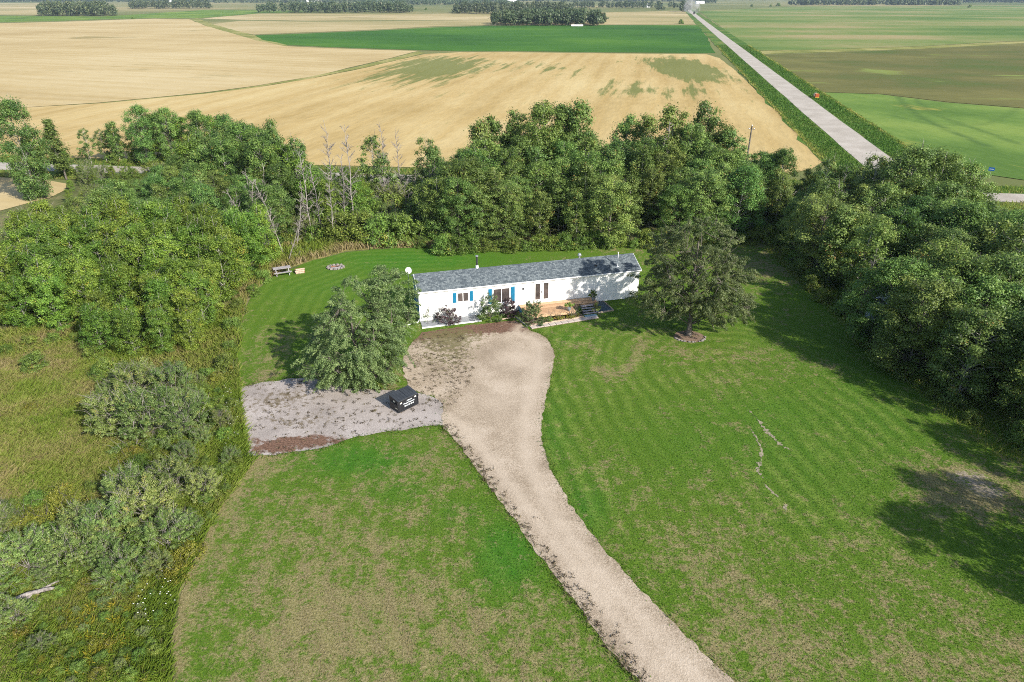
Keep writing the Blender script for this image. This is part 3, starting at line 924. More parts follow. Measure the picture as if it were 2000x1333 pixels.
def dead_tree(seed, h, spread=.2, n1=14, bark=None, r=.011, low=.3, lean=.08):
    rng = np.random.default_rng(seed)
    path = trunk_path(rng, h, lean, 9)
    tubes = [tube_arr(path, np.linspace(r * h, .02, 9), 6)]
    tw = []
    for k in range(n1):
        z = h * rng.uniform(low, .95)
        a = at_z(path, z)
        ang = rng.uniform(0, 6.28)
        l = spread * h * rng.uniform(.5, 1.1) * (1.1 - .6 * z / h)
        d = np.array([math.cos(ang), math.sin(ang), rng.uniform(.5, 1.3)]); d /= np.linalg.norm(d)
        p = np.array([a, a + d * l * .5 + rng.normal(size=3) * .05 * l, a + d * l + np.array([0, 0, l * .15])])
        tubes.append(tube_arr(p, [r * h * .38, r * h * .25, .012], 4))
        for j in range(6):
            s = rng.uniform(.3, 1)
            b = a + d * l * s
            d2 = d + rng.normal(size=3) * .6; d2[2] = abs(d2[2]); d2 /= np.linalg.norm(d2)
            l2 = l * rng.uniform(.25, .5)
            tw.append(tube_arr(np.array([b, b + d2 * l2 * .5 + rng.normal(size=3) * .04 * l2, b + d2 * l2]), [.022, .016, .008], 3))
    return join_tubes('dead_trunk', tubes, bark or m_dead), join_tubes('dead_twigs', tw, bark or m_dead), h


PROTO = {
    'aspen': [env_tree(100 + k, 11, 1.8, .20, 84, 100, .24, 'aspen', m_bark_pale, (.42, .75), shell=.3, trunk_r=.0085, gap=.18, lobes=.15, up=.8, limb_frac=.4) for k in range(4)],
    'poplar': [env_tree(200 + k, 10, 2.6, .06, 185, 128, .18, 'poplar', m_bark_pale, (.38, .72), shell=.4, trunk_r=.010, gap=.22, lobes=.2, up=.8, limb_frac=.5, twigs=45) for k in range(4)],
    'young': [env_tree(300 + k, 6.5, 1.65, .05, 112, 128, .145, 'young', m_bark_pale, (.28, .52), shell=.35, trunk_r=.0085, gap=.20, lobes=.2, up=.8, limb_frac=.35, twigs=18) for k in range(4)],
    'dark': [env_tree(400 + k, 9, 2.9, .06, 185, 175, .15, 'dark', m_bark_grey, (.36, .70), shell=.45, trunk_r=.011, gap=.25, lobes=.22, flat=.6, up=.85, limb_frac=.5, twigs=70) for k in range(4)],
    'willow': [env_tree(500 + k, 3.6, 2.0, .03, 160, 105, .125, 'willow', m_dead, (.24, .42), shell=.4, trunk_r=.010, stems=5, Ls=.5, droop=-.3, asp=.42, twigs=190, up=.9, gap=.1, limb_frac=.2, prof=lambda t: np.cos(t * 1.25) ** .6) for k in range(3)],
    'bush': [env_tree(600 + k, 2.0, 1.25, .04, 56, 90, .13, 'bush', m_bark_grey, (.24, .42), shell=.3, trunk_r=.010, stems=4, twigs=8, up=.8, limb_frac=.2, prof=lambda t: np.cos(t * 1.3) ** .6) for k in range(4)],
    'lime': [env_tree(650 + k, 1.3, 1.1, .03, 36, 60, .11, 'lime', m_bark_grey, (.22, .38), shell=.3, trunk_r=.012, stems=4, twigs=6, prof=lambda t: np.cos(t * 1.3) ** .6) for k in range(2)],
    'dead': [dead_tree(700 + k, 12, .15, 28, low=.25, r=.0095) for k in range(3)],
    'snag': [dead_tree(740 + k, 10, .2, 16, bark=m_bark_pale, low=.35, r=.009) for k in range(2)],
    'deadbrush': [dead_tree(720 + k, 4.5, .5, 26, low=.05, lean=.25, r=.007) for k in range(3)],
    'column': [env_tree(800, 12, 1.75, .2, 110, 90, .24, 'aspen', m_bark_grey, (.35, .62), shell=.2, trunk_r=.009, gap=.15, up=.8, lobes=.2, prof=lambda t: (1.02 - t) ** .75 * np.minimum(1, t * 4 + .3))],
    'sparse': [env_tree(820 + k, 10, 2.2, .30, 60, 76, .23, 'aspen', m_bark_pale, (.35, .6), shell=.5, trunk_r=.010, gap=.40, twigs=90, limb_frac=.9, up=.8) for k in range(2)],
}
RND = random.Random(11)


def plant(name, kind, x, y, h, label, cat, group=None, k=None, rz=None, wide=1.0, z=0.0, tilt=(0, 0), parts=('trunk', 'crown')):
    tm, cm, ph = PROTO[kind][RND.randrange(len(PROTO[kind])) if k is None else k]
    root = thing(name, label, cat, (x, y, z - .03), RND.uniform(0, 6.28) if rz is None else rz, group)
    s = h / ph
    root.scale = (s * wide, s * wide, s)
    root.rotation_euler[0] = tilt[0]; root.rotation_euler[1] = tilt[1]
    if kind in ('bush', 'willow', 'lime'): parts = ('stems', 'foliage')
    o = link(parts[0], tm, root)
    if parts[0] == 'stems': o['kind'] = 'stuff'
    o = link(parts[1], cm, root)
    if parts[1] == 'twigs': o['kind'] = 'stuff'
    return root


def scatter(poly, spacing, seed, limit=400):
    """Well spread positions in a polygon."""
    rng = np.random.default_rng(seed)
    poly = np.array(poly)
    lo, hi = poly.min(0), poly.max(0)
    n = int((hi - lo).prod() / spacing ** 2 * 14)
    c = rng.uniform(lo, hi, (n, 2))
    c = c[inside(c, poly)]
    keep = []
    for p in c:
        if all((p[0] - q[0]) ** 2 + (p[1] - q[1]) ** 2 > spacing ** 2 for q in keep):
            keep.append(p)
            if len(keep) >= limit: break
    return keep


SKYLINE = np.array([(-600, 470), (-100, 425), (0, 412), (60, 402), (130, 385), (180, 352), (250, 336), (300, 322), (335, 292), (365, 248), (410, 236), (480, 236), (545, 262), (580, 290), (610, 330), (840, 345), (870, 310), (925, 268), (1000, 250), (1090, 238), (1170, 262), (1250, 268), (1340, 246), (1400, 258), (1440, 282), (1485, 292), (1530, 302), (1562, 360), (1590, 366), (1610, 335), (1690, 325), (1740, 312), (1790, 290), (1850, 296), (1900, 335), (1950, 392), (2000, 408), (2300, 470)], float)


def cap(x, y, h, jit=8):
    """Tree height that keeps the top under the line where fields and roads show behind the woods."""
    px, _ = to_px(x, y, h)
    lim = np.interp(px, SKYLINE[:, 0], SKYLINE[:, 1]) + RND.uniform(0, jit * 3)
    return min(h, top_at(px, lim, y)[1])


def spot(marks, x, y):
    px, py = to_px(x, y, 0)
    return min(marks, key=lambda m: (m[0] - px) ** 2 + ((m[1] - py) * 1.6) ** 2)[2]


MK_HOUSE = [(870, 470, 'at its left end by the back lawn'), (960, 470, 'behind the stove pipe'), (1060, 470, 'behind the middle of the roof'), (1140, 470, 'behind the capped roof vent'), (1230, 470, 'behind the right roof end'), (1350, 465, 'behind the shade tree'), (1450, 460, 'at the gap leading to the right wood'), (880, 400, 'in its back row at the left end'), (980, 400, 'in its back row left of centre'), (1100, 395, 'in its back row at the centre'), (1230, 395, 'in its back row right of centre'), (1360, 395, 'in its back row near the utility pole'), (1490, 400, 'in its back row at the right end')]
MK_LM = [(40, 450, 'below the corner grain patch'), (150, 430, 'right of the corner grain patch'), (270, 420, 'under the twin-topped poplars'), (380, 410, 'under the broad skyline poplars'), (480, 430, 'beside the dead branch tangle'), (560, 450, 'at its right edge by the dead trees'), (100, 490, 'above the grey willows'), (300, 490, 'behind the bright young aspens'), (430, 490, 'above the right half of the young aspens')]
MK_YOUNG = [(520, 540, 'next to the picnic table'), (480, 600, 'along the back lawn edge'), (450, 690, 'nearest the gravel pad'), (360, 730, 'just behind the large willow clump'), (250, 720, 'at the meadow corner'), (120, 650, 'along the left meadow'), (20, 660, 'at the left picture edge'), (200, 580, 'in the left half of the stand'), (320, 610, 'in the middle of the stand'), (420, 580, 'in the right half of the stand'), (180, 510, 'in the back row at left'), (330, 500, 'in the back row at the middle'), (450, 510, 'in the back row at right')]
MK_RIGHT = [(1600, 480, 'at the dark lawn corner'), (1640, 430, 'behind the dark lawn corner'), (1640, 560, 'beside the upper lawn'), (1700, 640, 'left of the pale shed'), (1800, 620, 'right of the pale shed'), (1780, 740, 'in front of the pale shed'), (1900, 800, 'on the shaded lawn edge'), (1990, 860, 'at the lower end of the wood'), (1960, 680, 'near the right picture edge'), (1900, 560, 'in the middle of the wood'), (1760, 520, 'behind the pale shed'), (1720, 430, 'near the end of the long road'), (1840, 440, 'below the tall bushy poplars'), (1960, 480, 'by the cross road at right'), (2080, 600, 'beyond the right picture edge')]

MK_THICK = [(300, 800, 'around the large willow clump'), (440, 800, 'beside the gravel pad'), (250, 860, 'at the foot of the large willow clump'), (460, 920, 'at the mown corner below the pad'), (390, 1000, 'along the mown lawn edge'), (320, 930, 'in the gap below the large willow clump'), (240, 1040, 'around the bare-stemmed willow'), (330, 1100, 'beside the lime yellow bush'), (130, 1050, 'on the meadow side of the bare stems'), (30, 1060, 'at the left picture edge'), (100, 1130, 'above the fallen log'), (90, 1240, 'in the lower left corner')]
MK_GAP = [(620, 440, 'below the tall dead pair'), (680, 440, 'below the slender dead tree'), (740, 440, 'below the ragged poplar'), (800, 440, 'below the leafy pair'), (860, 440, 'at the left end of the house grove'), (630, 400, 'behind the tall dead pair'), (720, 395, 'just before the cross road'), (820, 395, 'before the road beside the house grove')]

# --- the grove behind the house
def cross_y(x):
    return 132.2 + (x + 190) / 380 * (83.6 - 132.2)


bg_poly = [(-9.5, 77.5), (3, 76.5), (14, 77.5), (24, 79.5), (31, 81), (40, 84), (44, 94.5), (36, 97.5), (20, 99.5), (4, 101), (-6, 98), (-11, 90)]
for p in scatter(bg_poly, 2.85, 5):
    f = (p[1] - 76) / 24
    kind = RND.choices(['poplar', 'aspen', 'dark'], [6, 2 + 3 * f, 1.5])[0]
    h = 7.6 + 2.6 * f + RND.uniform(-1.1, 1.3)
    nm = {'poplar': 'poplar_tree', 'aspen': 'aspen_tree', 'dark': 'broadleaf_tree'}[kind]
    h = cap(p[0], p[1], h)
    lb = {'poplar': 'leafy green poplar', 'aspen': 'slim pale-trunked aspen', 'dark': 'dark broad tree'}[kind] + ' in the house grove ' + spot(MK_HOUSE, p[0], p[1])
    plant(nm, kind, p[0], p[1], h, lb, 'tree', 'house grove trees', wide=1.12)
SKY = [(1012, 214, 96, 'aspen', 'slim aspen with thin top, leftmost of the tall row over the house grove'),
       (1060, 196, 95, 'poplar', 'tall full-crowned poplar rising above the house grove'),
       (1096, 204, 96, 'aspen', 'tall aspen close beside the tallest full-crowned poplar behind the house'),
       (1132, 194, 96, 'aspen', 'tall open aspen against the grain field, right of the tallest full poplar'),
       (1222, 224, 98, 'aspen', 'yellow-tinged aspen alone on the skyline left of a close pair'),
       (1262, 222, 98, 'aspen', 'yellow-tinged flat-topped aspen at mid gap of the grove skyline'),
       (1322, 206, 93, 'aspen', 'pointed dark poplar with pale dead limbs beside it in the house grove'),
       (1352, 240, 92, 'poplar', 'rounded poplar between the two pointed tops of the house grove'),
       (1388, 198, 95, 'aspen', 'narrow spire-topped poplar, the last tall point before the utility pole'),
       (1418, 243, 93, 'aspen', 'slim aspen just right of the spire-topped poplar'),
       (1436, 254, 91, 'aspen', 'small-topped aspen in front of the utility pole'),
       (940, 232, 95, 'aspen', 'lean aspen with a bare twig top at the left end of the house grove'),
       (968, 226, 96, 'aspen', 'bushy aspen second from the left end of the house grove skyline'),
       (1535, 288, 89, 'poplar', 'spreading poplar at the right end of the house grove by the road corner'),
       (1500, 300, 90, 'poplar', 'broad poplar second from the right end of the house grove')]
for px, py, Y, kind, lb in SKY:
    x, h = top_at(px, py, Y)
    plant('poplar_tree' if kind in ('poplar', 'column') else 'aspen_tree', kind, x, Y, h, lb, 'tree', wide=.95)
for px, py, Y, lb in [(1290, 300, 88, 'pale dead trunk standing in the house grove under the pointed poplar'), (1308, 232, 92, 'grey bare treetop leaning on the pointed dark poplar')]:
    x, h = top_at(px, py, Y)
    plant('dead_tree', 'dead', x, Y, h, lb, 'dead tree', parts=('trunk', 'twigs'))

# --- left woods: tall back part, dark middle part, bright young aspens in front
lb_poly = [(-66, 104), (-62, 99), (-46, 94), (-30, 86), (-25.5, 92), (-33, 106), (-50, 110), (-64, 110)]
for p in scatter(lb_poly, 2.9, 6):
    h = cap(p[0], p[1], 10.6 + RND.uniform(-1.8, 1.3))
    kind = RND.choice(['poplar', 'poplar', 'aspen', 'young'])
    nm = {'poplar': 'poplar_tree', 'aspen': 'aspen_tree', 'young': 'young_aspen'}[kind]
    if h < 2.5: continue
    plant(nm, kind, p[0], p[1], h, {'poplar': 'green poplar', 'aspen': 'open aspen', 'young': 'bright aspen'}[kind] + ' of the roadside left wood ' + spot(MK_LM, p[0], p[1]), 'tree', 'left wood trees')
for k_, (x_, y_) in enumerate([(-66, 123.5), (-61.5, 122.5), (-58, 122.5), (-53.5, 121.5), (-49.5, 121), (-71, 124), (-46, 120.5)]):
    plant('young_aspen', 'young', x_, y_, cap(x_, y_, 8, 0) if k_ == 9 else [7.0, 8.6, 8.2, 8.4, 7.4, 5.5, 6.6][k_], 'bright tree across the road at left, ' + ['fourth', 'fifth', 'sixth', 'seventh', 'eighth', 'third', 'ninth'][k_] + ' from the left', 'tree', wide=1.25)
for px, py, Y, kind, lb, w in [(265, 204, 120, 'poplar', 'tall rounded poplar, left of the twin tops on the left skyline', .9), (318, 208, 120.5, 'poplar', 'tall rounded poplar, right one of the twin tops on the left skyline', .85), (378, 214, 119, 'poplar', 'broad poplar on the left skyline right of the twin tops', .9), (432, 222, 104, 'poplar', 'broad bushy poplar on the left skyline with pinkish dead twigs below', .95),
                               (525, 234, 93, 'aspen', 'narrow dark poplar standing clear at the right end of the left wood', .75), (576, 264, 90, 'sparse', 'thin-topped ragged poplar right of the narrow dark one', .8),
                               (95, 232, 110, 'column', 'small pointed poplar standing alone before the grain field at far left', 1.5), (6, 192, 98, 'poplar', 'big dark poplar cut off by the left edge of the picture', .75), (48, 250, 100, 'aspen', 'open-branched poplar beside the big one at the left picture edge', 1.1),
                               (160, 250, 121, 'sparse', 'low thin aspen in front of the far gravel road', 1), (192, 252, 122, 'sparse', 'loose see-through aspen left of the rounded poplars', 1), (215, 236, 121, 'aspen', 'leafy aspen at the left foot of the twin-topped poplars', 1)]:
    x, h = top_at(px, py, Y)
    plant('poplar_tree' if kind in ('poplar', 'column') else 'aspen_tree', kind, x, Y, h, lb, 'tree', wide=w)
lm_poly = [(-74, 84), (-60, 82), (-45, 73), (-34, 73), (-27.5, 77.5), (-27, 84), (-31, 88), (-46, 94), (-62, 95), (-72, 92)]
for p in scatter(lm_poly, 2.9, 7):
    h = cap(p[0], p[1], 6.8 + RND.uniform(-1.0, 1.4))
    if h < 1.6: continue
    kind = RND.choice(['poplar', 'poplar', 'dark', 'aspen'])
    if 430 < to_px(p[0], p[1])[0] < 610 and p[1] < 83 and RND.random() < .6: continue
    nm = {'poplar': 'poplar_tree', 'aspen': 'aspen_tree', 'dark': 'broadleaf_tree'}[kind]
    plant(nm, kind, p[0], p[1], h, {'poplar': 'mid green poplar', 'aspen': 'slim aspen', 'dark': 'dark broad tree'}[kind] + ' in the left wood ' + spot(MK_LM, p[0], p[1]), 'tree', 'middle left wood trees')
ly_poly = [(-62, 62), (-48, 55.5), (-39, 54.5), (-35, 50.5), (-30.5, 48.5), (-26.8, 50), (-26.3, 58), (-27.5, 66), (-27, 71), (-33, 74), (-45, 74), (-52, 71), (-62, 72)]
for p in scatter(ly_poly, 2.05, 8):
    e = 1.0 if p[1] > 54 else .8
    h = (5.2 + .085 * (p[1] - 50) + RND.uniform(-.7, .8)) * e
    if p[0] < -51 and p[1] > 62:
        plant('willow_shrub', 'willow', p[0], p[1], 4.2 + RND.uniform(-.6, .6), 'grey-green willow with bare twigs among the aspens at the left edge', 'shrub', 'willows at the left edge', wide=.9)
    else:
        plant('young_aspen', 'young', p[0], p[1], h, 'bright green young aspen ' + spot(MK_YOUNG, p[0], p[1]), 'tree', 'young aspen stand')
for k_, p in enumerate(scatter([(-84, 94), (-76, 90), (-60, 96), (-48, 104), (-40, 109), (-52, 112), (-70, 113), (-84, 112)], 2.6, 31)):
    px_, py_ = to_px(p[0], p[1])
    if px_ < 135 and 345 < py_ < 412: continue
    plant('roadside_bush', RND.choice(['bush', 'bush', 'young', 'willow']), p[0], p[1], RND.uniform(1.5, 3.2), 'leafy bush between the left wood and the cross road', 'bush', 'bushes along the cross road at left')
for k_ in range(16):
    x_ = -88 + k_ * 3.1 + RND.uniform(-1, 1)
    plant('roadside_bush', RND.choice(['bush', 'young']), x_, cross_y(x_) + 4.6 + RND.uniform(-.5, 1.2), RND.uniform(1.2, 2.6), 'low bush on the field side of the cross road at left', 'bush', 'bushes on the field side of the cross road')
for k_, (px_, py_) in enumerate([(600, 362), (625, 366), (650, 364), (675, 368), (697, 362), (712, 372), (812, 362), (832, 366), (850, 370), (870, 374), (770, 382), (740, 386)]):
    x_, y_ = G(px_, py_)
    plant('roadside_bush', RND.choice(['bush', 'young', 'young']), x_, y_, RND.uniform(2.2, 3.6) if py_ < 380 else 1.6, 'leafy young growth beside the cross road in the middle gap', 'bush', 'young growth in the middle gap')
# dead timber between the left wood and the house grove
DEAD = [(628, 234, 85, 'dead', 'tall bare dead tree, first of those left of the middle gap', (0, .02)), (672, 243, 83, 'dead', 'slender bare dead tree with a long thin top in the middle gap', (0, -.01)),
        (738, 236, 93, 'dead', 'bare forked top above the ragged green poplar in the gap', (0, 0)), (776, 247, 97, 'dead', 'bare grey dead tree nearest the gravel road in the gap', (0, .02)),
        (588, 296, 79, 'dead', 'grey dead tree standing at the right edge of the left wood', (0, -.10)), (640, 330, 78, 'dead', 'short dead pole among the undergrowth below the tall bare trees', (0, 0)),
        (500, 335, 77, 'dead', 'grey dead trunk with tangled limbs inside the left wood', (0, .12)), (530, 345, 74, 'dead', 'leaning dead trunk at the wood edge above the picnic table', (0, -.22)), (470, 330, 78, 'dead', 'pinkish grey dead tree behind the tangled limbs', (0, .06)),
        (805, 330, 94, 'dead', 'grey dead tree half hidden by the leafy pair left of the house grove', (0, .1))]
for i, (px, py, Y, kind, lb, tl) in enumerate(DEAD):
    x, h = top_at(px, py, Y)
    plant('dead_tree', kind, x, Y, h, lb, 'dead tree', k=i % 3, tilt=tl, parts=('trunk', 'twigs'), wide=.9)
for px, py, Y, kind, lb in [(722, 262, 94, 'sparse', 'ragged one-sided green poplar alone in the middle gap'), (745, 300, 93, 'sparse', 'low leafy limb side of the ragged poplar in the gap'), (828, 268, 96, 'sparse', 'leafy poplar with pale limbs left of the house grove'), (850, 284, 94, 'aspen', 'dense green aspen touching the left end of the house grove'), (640, 345, 84, 'young', 'young green aspen at the feet of the tall dead trees'), (600, 330, 86, 'young', 'young green aspen left of the tall dead trees'), (690, 350, 84, 'young', 'young green aspen right of the slender dead tree'), (700, 345, 88, 'young', 'small aspen below the gap with the gravel road')]:
    x, h = top_at(px, py, Y)
    plant('aspen_tree', kind, x, Y, h, lb, 'tree')
gap_poly = [(-27, 78), (-17, 77.5), (-9, 79), (-9, 95), (-16, 99), (-25, 100), (-27, 88)]
for p in scatter(gap_poly, 2.1, 9):
    plant('understory_bush', RND.choice(['bush', 'bush', 'bush', 'willow']), p[0], p[1], RND.uniform(2.2, 4.2), 'green undergrowth bush in the gap ' + spot(MK_GAP, p[0], p[1]), 'bush', 'undergrowth bushes in the gap')
for px, py, Y, tl, lb in [(455, 345, 76, (0, .25), 'dead trunk leaning right in the tangle of the left wood'), (485, 360, 75, (.1, -.3), 'dead trunk leaning left across the tangle of the left wood'), (560, 350, 77, (0, .18), 'dead pole left of the wood edge snag'), (610, 320, 80, (0, -.05), 'straight dead pole just left of the tall bare tree'), (545, 400, 72, (0, .35), 'low dead trunk slanting over the edge grass'), (655, 300, 83, (0, .06), 'dead pole between the two tallest bare trees'), (790, 340, 92, (0, .6), 'fallen pale trunk propped against the leafy pair in the gap')]:
    x, h = top_at(px, py, Y)
    plant('dead_tree', 'dead', x, Y, h * (1.5 if abs(tl[1]) > .5 else 1), lb, 'dead tree', tilt=tl, rz=0, parts=('trunk', 'twigs'))
for i, (px, py) in enumerate([(800, 372), (760, 370), (500, 440), (470, 445), (520, 455)]):
    x, y = G(px, py + 55)
    plant('dead_brush', 'deadbrush', x, y, 4.5, ['heap of bare grey branches beside the leafy pair in the gap', 'fallen grey branches near the gravel road in the gap', 'tangle of dead grey branches inside the left wood', 'left tangle of dead grey branches in the left wood', 'dead grey branches at the foot of the left wood edge'][i], 'dead branches', parts=('stems', 'twigs'))

# --- right woods
rg_poly = [(31.5, 80), (37, 84), (48, 92), (72, 88), (82, 84), (70, 62), (58, 45), (44, 35.5), (36, 35.5), (32.5, 41), (31.0, 47.5), (30.8, 54), (31.5, 66), (32, 74)]
for p in scatter(rg_poly, 2.75, 12):
    if p[0] > 40 + .62 * p[1] + 3: continue
    f = smooth(30, 50, p[0])
    h = 7.9 + 1.2 * f + RND.uniform(-.9, .9)
    if math.hypot(p[0] - 35.2, p[1] - 56.5) < 3.2: continue
    px_ = to_px(p[0], p[1])[0]
    if 1612 < px_ < 1680 and 68 < p[1] < 81: continue
    kind = RND.choice(['dark', 'dark', 'dark', 'poplar', 'aspen']) if p[1] < 62 else RND.choice(['poplar', 'poplar', 'dark', 'aspen'])
    nm = {'poplar': 'poplar_tree', 'aspen': 'aspen_tree', 'dark': 'broadleaf_tree'}[kind]
    h = cap(p[0], p[1], h)
    if h < 2: continue
    lb = {'poplar': 'green poplar', 'aspen': 'slim pale-trunked aspen', 'dark': 'dark broad-crowned tree'}[kind] + ' of the right wood ' + spot(MK_RIGHT, p[0], p[1])
    plant(nm, kind, p[0], p[1], h, lb, 'tree', 'right wood trees', wide=1.1)
for px, py, Y, kind, lb in [(1720, 298, 80, 'sparse', 'thin whitish see-through aspen where the gravel road meets the wood'), (1620, 305, 84, 'sparse', 'half-bare aspen with white limbs left of the gravel road end'), (1660, 318, 83, 'sparse', 'bare-limbed white aspen second left of the road end'), (1792, 284, 76, 'poplar', 'tall bushy poplar, highest at the right of the gravel road'), (1850, 290, 77, 'poplar', 'tall bushy poplar, second right of the gravel road'), (1905, 318, 76, 'poplar', 'tall poplar third right of the gravel road'), (1586, 330, 86, 'aspen', 'slim aspen at the left end of the right wood')]:
    x, h = top_at(px, py, Y)
    plant('poplar_tree' if kind == 'poplar' else 'aspen_tree', kind, x, Y, h, lb, 'tree')
for px, py, Y, lb in [(1642, 350, 73, 'white dead branching tree in the dark corner of the right wood'), (1715, 480, 58, 'white dead snag standing before the pale shed in the right wood'), (1690, 560, 53, 'low grey dead limbs in front of the pale shed'), (1960, 590, 45, 'white dead stem among dark crowns near the right edge')]:
    x, h = top_at(px, py, Y)
    plant('dead_tree', 'dead', x, Y, h, lb, 'dead tree', parts=('trunk', 'twigs'))
for px, py, Y, lb in [(1893, 455, 62, 'white dead stem rising from the middle of the right wood'), (1800, 505, 60, 'thin white snag above the pale shed'), (1757, 420, 70, 'white snag in the upper part of the right wood'), (1930, 525, 53, 'white bare stem right of the wood middle'), (1852, 585, 50, 'bare white stem below the wood middle'), (1705, 395, 72, 'white forked snag near the long road end'), (1985, 560, 50, 'bare white stem beside the right picture edge')]:
    x, h = top_at(px, py, Y)
    plant('dead_tree', 'snag', x, Y, h, lb, 'dead tree', parts=('trunk', 'twigs'))
for px, py, Y, lb in [(1104, 372, 82, 'pale bare stem in the house grove left of the roof vent'), (1188, 330, 88, 'pale bare stem deep in the middle of the house grove'), (1000, 395, 80, 'pale bare stem above the roof right of the stove pipe'), (1420, 330, 86, 'pale bare stem in the house grove below the utility pole'), (905, 330, 90, 'pale bare stem at the left end of the house grove')]:
    x, h = top_at(px, py, Y)
    plant('dead_tree', 'snag', x, Y, h, lb, 'dead tree', parts=('trunk', 'twigs'))
# trees beyond the right edge of the picture, whose shadows lie on the lawn
for x, y, h in [(31.4, 21.0, 8.4), (34.0, 24.6, 8.4), (38.0, 30.0, 8.5)]:
    plant('broadleaf_tree', 'dark', x, y, h, 'tree beyond the right edge that shades the front lawn', 'tree', 'trees beyond the right edge')

# --- shrubs on the left
WIL = [(300, 845, 3.3, 'large grey-green willow clump left of the gravel pad'), (235, 830, 2.9, 'left half of the willow clump left of the gravel pad'), (365, 850, 2.7, 'right willow bush nearest the gravel pad'), (270, 780, 3.0, 'willow bush behind the large clump left of the gravel pad'), (340, 775, 2.7, 'small willow between the aspens and the large clump'),
       (290, 1010, 2.5, 'twiggy grey willow at the meadow edge below the large clump'), (215, 1060, 2.4, 'twiggy grey willow with bare stems at lower left'), (330, 1070, 2.1, 'willow bush with yellow leaves beside the mown edge'), (150, 1100, 2.2, 'low willow left of the bare-stemmed one'), (60, 1110, 2.2, 'willow bush at the left picture edge lower down'), (30, 1215, 1.3, 'dark willow bush at the lower left corner'), (250, 1130, 1.8, 'low willow in front of the bare-stemmed one'), (80, 1270, .9, 'small leafy willow in the lower left corner'), (0, 1040, 1.9, 'willow bush half outside the left picture edge'), (340, 960, 2.2, 'grey willow just below the gap under the large clump'), (400, 965, 1.7, 'small willow closest to the mown corner'), (255, 985, 2.2, 'willow at the meadow side of the lower thicket'), (170, 1040, 2.0, 'pale twiggy willow on the meadow side of the bare stems')]
for px, py, h, lb in WIL:
    x, y = G(px, py)
    plant('willow_shrub', 'willow', x, y, h, lb, 'shrub', wide=1.15)
for px, py, h, lb in [(345, 1120, 1.0, 'lime yellow bush beside the mown lawn edge'), (365, 1085, .9, 'lime yellow bush below the twiggy willow'), (255, 890, .8, 'yellow green bush at the foot of the large willow clump'), (320, 895, .7, 'small yellow leaved bush right of the willow foot'), (60, 800, .6, 'low yellow green patch plant in the left meadow'), (150, 790, .6, 'yellow green weed clump in the left meadow')]:
    x, y = G(px, py)
    plant('lime_bush', 'lime', x, y, h, lb, 'bush', wide=1.1)
for poly_, n_s, seed_ in (([(185, 735), (300, 750), (425, 745), (455, 800), (440, 860), (350, 890), (240, 870), (190, 820)], 1.15, 51), ([(0, 990), (180, 960), (320, 890), (470, 900), (440, 975), (370, 1090), (300, 1150), (150, 1150), (0, 1120)], 1.2, 52)):
    for p in scatter(gp(poly_), n_s, seed_):
        kd = RND.choices(['bush', 'willow', 'lime'], [5, 4, 1])[0]
        plant('thicket_bush', kd, p[0], p[1], RND.uniform(.7, 1.5) * (1.25 if kd == 'willow' else .8), {'bush': 'low green bush ', 'willow': 'low grey-green willow ', 'lime': 'low yellow-green bush '}[kd] + spot(MK_THICK, p[0], p[1]), 'bush', 'bushes of the left thicket band')
MK_WEED = [(130, 1180, 'right of the fallen log'), (230, 1170, 'below the twiggy willows'), (310, 1180, 'by the mown edge below the lime bush'), (300, 1270, 'by the mown edge near the bottom'), (180, 1250, 'in the yellow-flowered patch'), (180, 1320, 'at the bottom picture edge'), (60, 1310, 'in the bottom left corner')]
for p in scatter(gp([(60, 1180), (180, 1130), (325, 1160), (318, 1330), (60, 1340), (30, 1260)]), .62, 57, 90):
    kd = RND.choice(['bush', 'bush', 'lime', 'willow'])
    plant('weed_plant', kd, p[0], p[1], RND.uniform(.28, .6), {'bush': 'small green weed ', 'lime': 'small yellow-green weed ', 'willow': 'small grey-green weed '}[kd] + spot(MK_WEED, p[0], p[1]), 'weed', 'weeds at lower left')
edge_px = [(10, 692), (60, 682), (110, 672), (160, 668), (185, 700), (215, 735), (250, 742), (300, 748), (350, 752), (400, 740), (440, 720), (456, 690), (462, 650), (470, 610), (490, 580), (515, 552), (70, 720), (440, 770), (455, 800), (465, 860), (440, 930), (470, 905), (410, 980)]
for px, py in edge_px:
    x, y = G(px + RND.uniform(-8, 8), py + RND.uniform(-5, 5))
    plant('edge_bush', 'bush', x, y, RND.uniform(.9, 1.9) if py < 760 else RND.uniform(.5, .8), 'leafy low bush along the edge of the left thicket', 'bush', 'bushes along the left thicket edge')
for k in range(15):
    px = 560 + k * 24; py = 470 - 22 * math.sin(k * .9) * .5 + RND.uniform(-10, 8)
    x, y = G(px, py)
    plant('edge_bush', 'bush', x, y, RND.uniform(1.2, 2.2), 'leafy bush in the tall grass behind the back lawn', 'bush', 'bushes behind the back lawn')
for k in range(26):
    t = k / 25
    x = -8 + 40 * t; y = 75.3 + 3.5 * t + RND.uniform(-.6, .6)
    plant('edge_bush', 'bush', x, y, RND.uniform(1.2, 2.3), 'leafy bush at the grove foot ' + spot(MK_HOUSE[:7], x, y), 'bush', 'bushes at the foot of the house grove')
for k in range(22):
    t = k / 21
    q = np.array(densify(np.array(rg_poly[-6:]), 1.0))
    q = q[:int(len(q) * .8)]
    p = q[int(t * (len(q) - 1))]
    plant('edge_bush', 'bush', p[0] - .6 + RND.uniform(-.5, .8), p[1], RND.uniform(.9, 1.8), 'shaded bush under the edge of the right-hand wood', 'bush', 'bushes under the right wood edge')

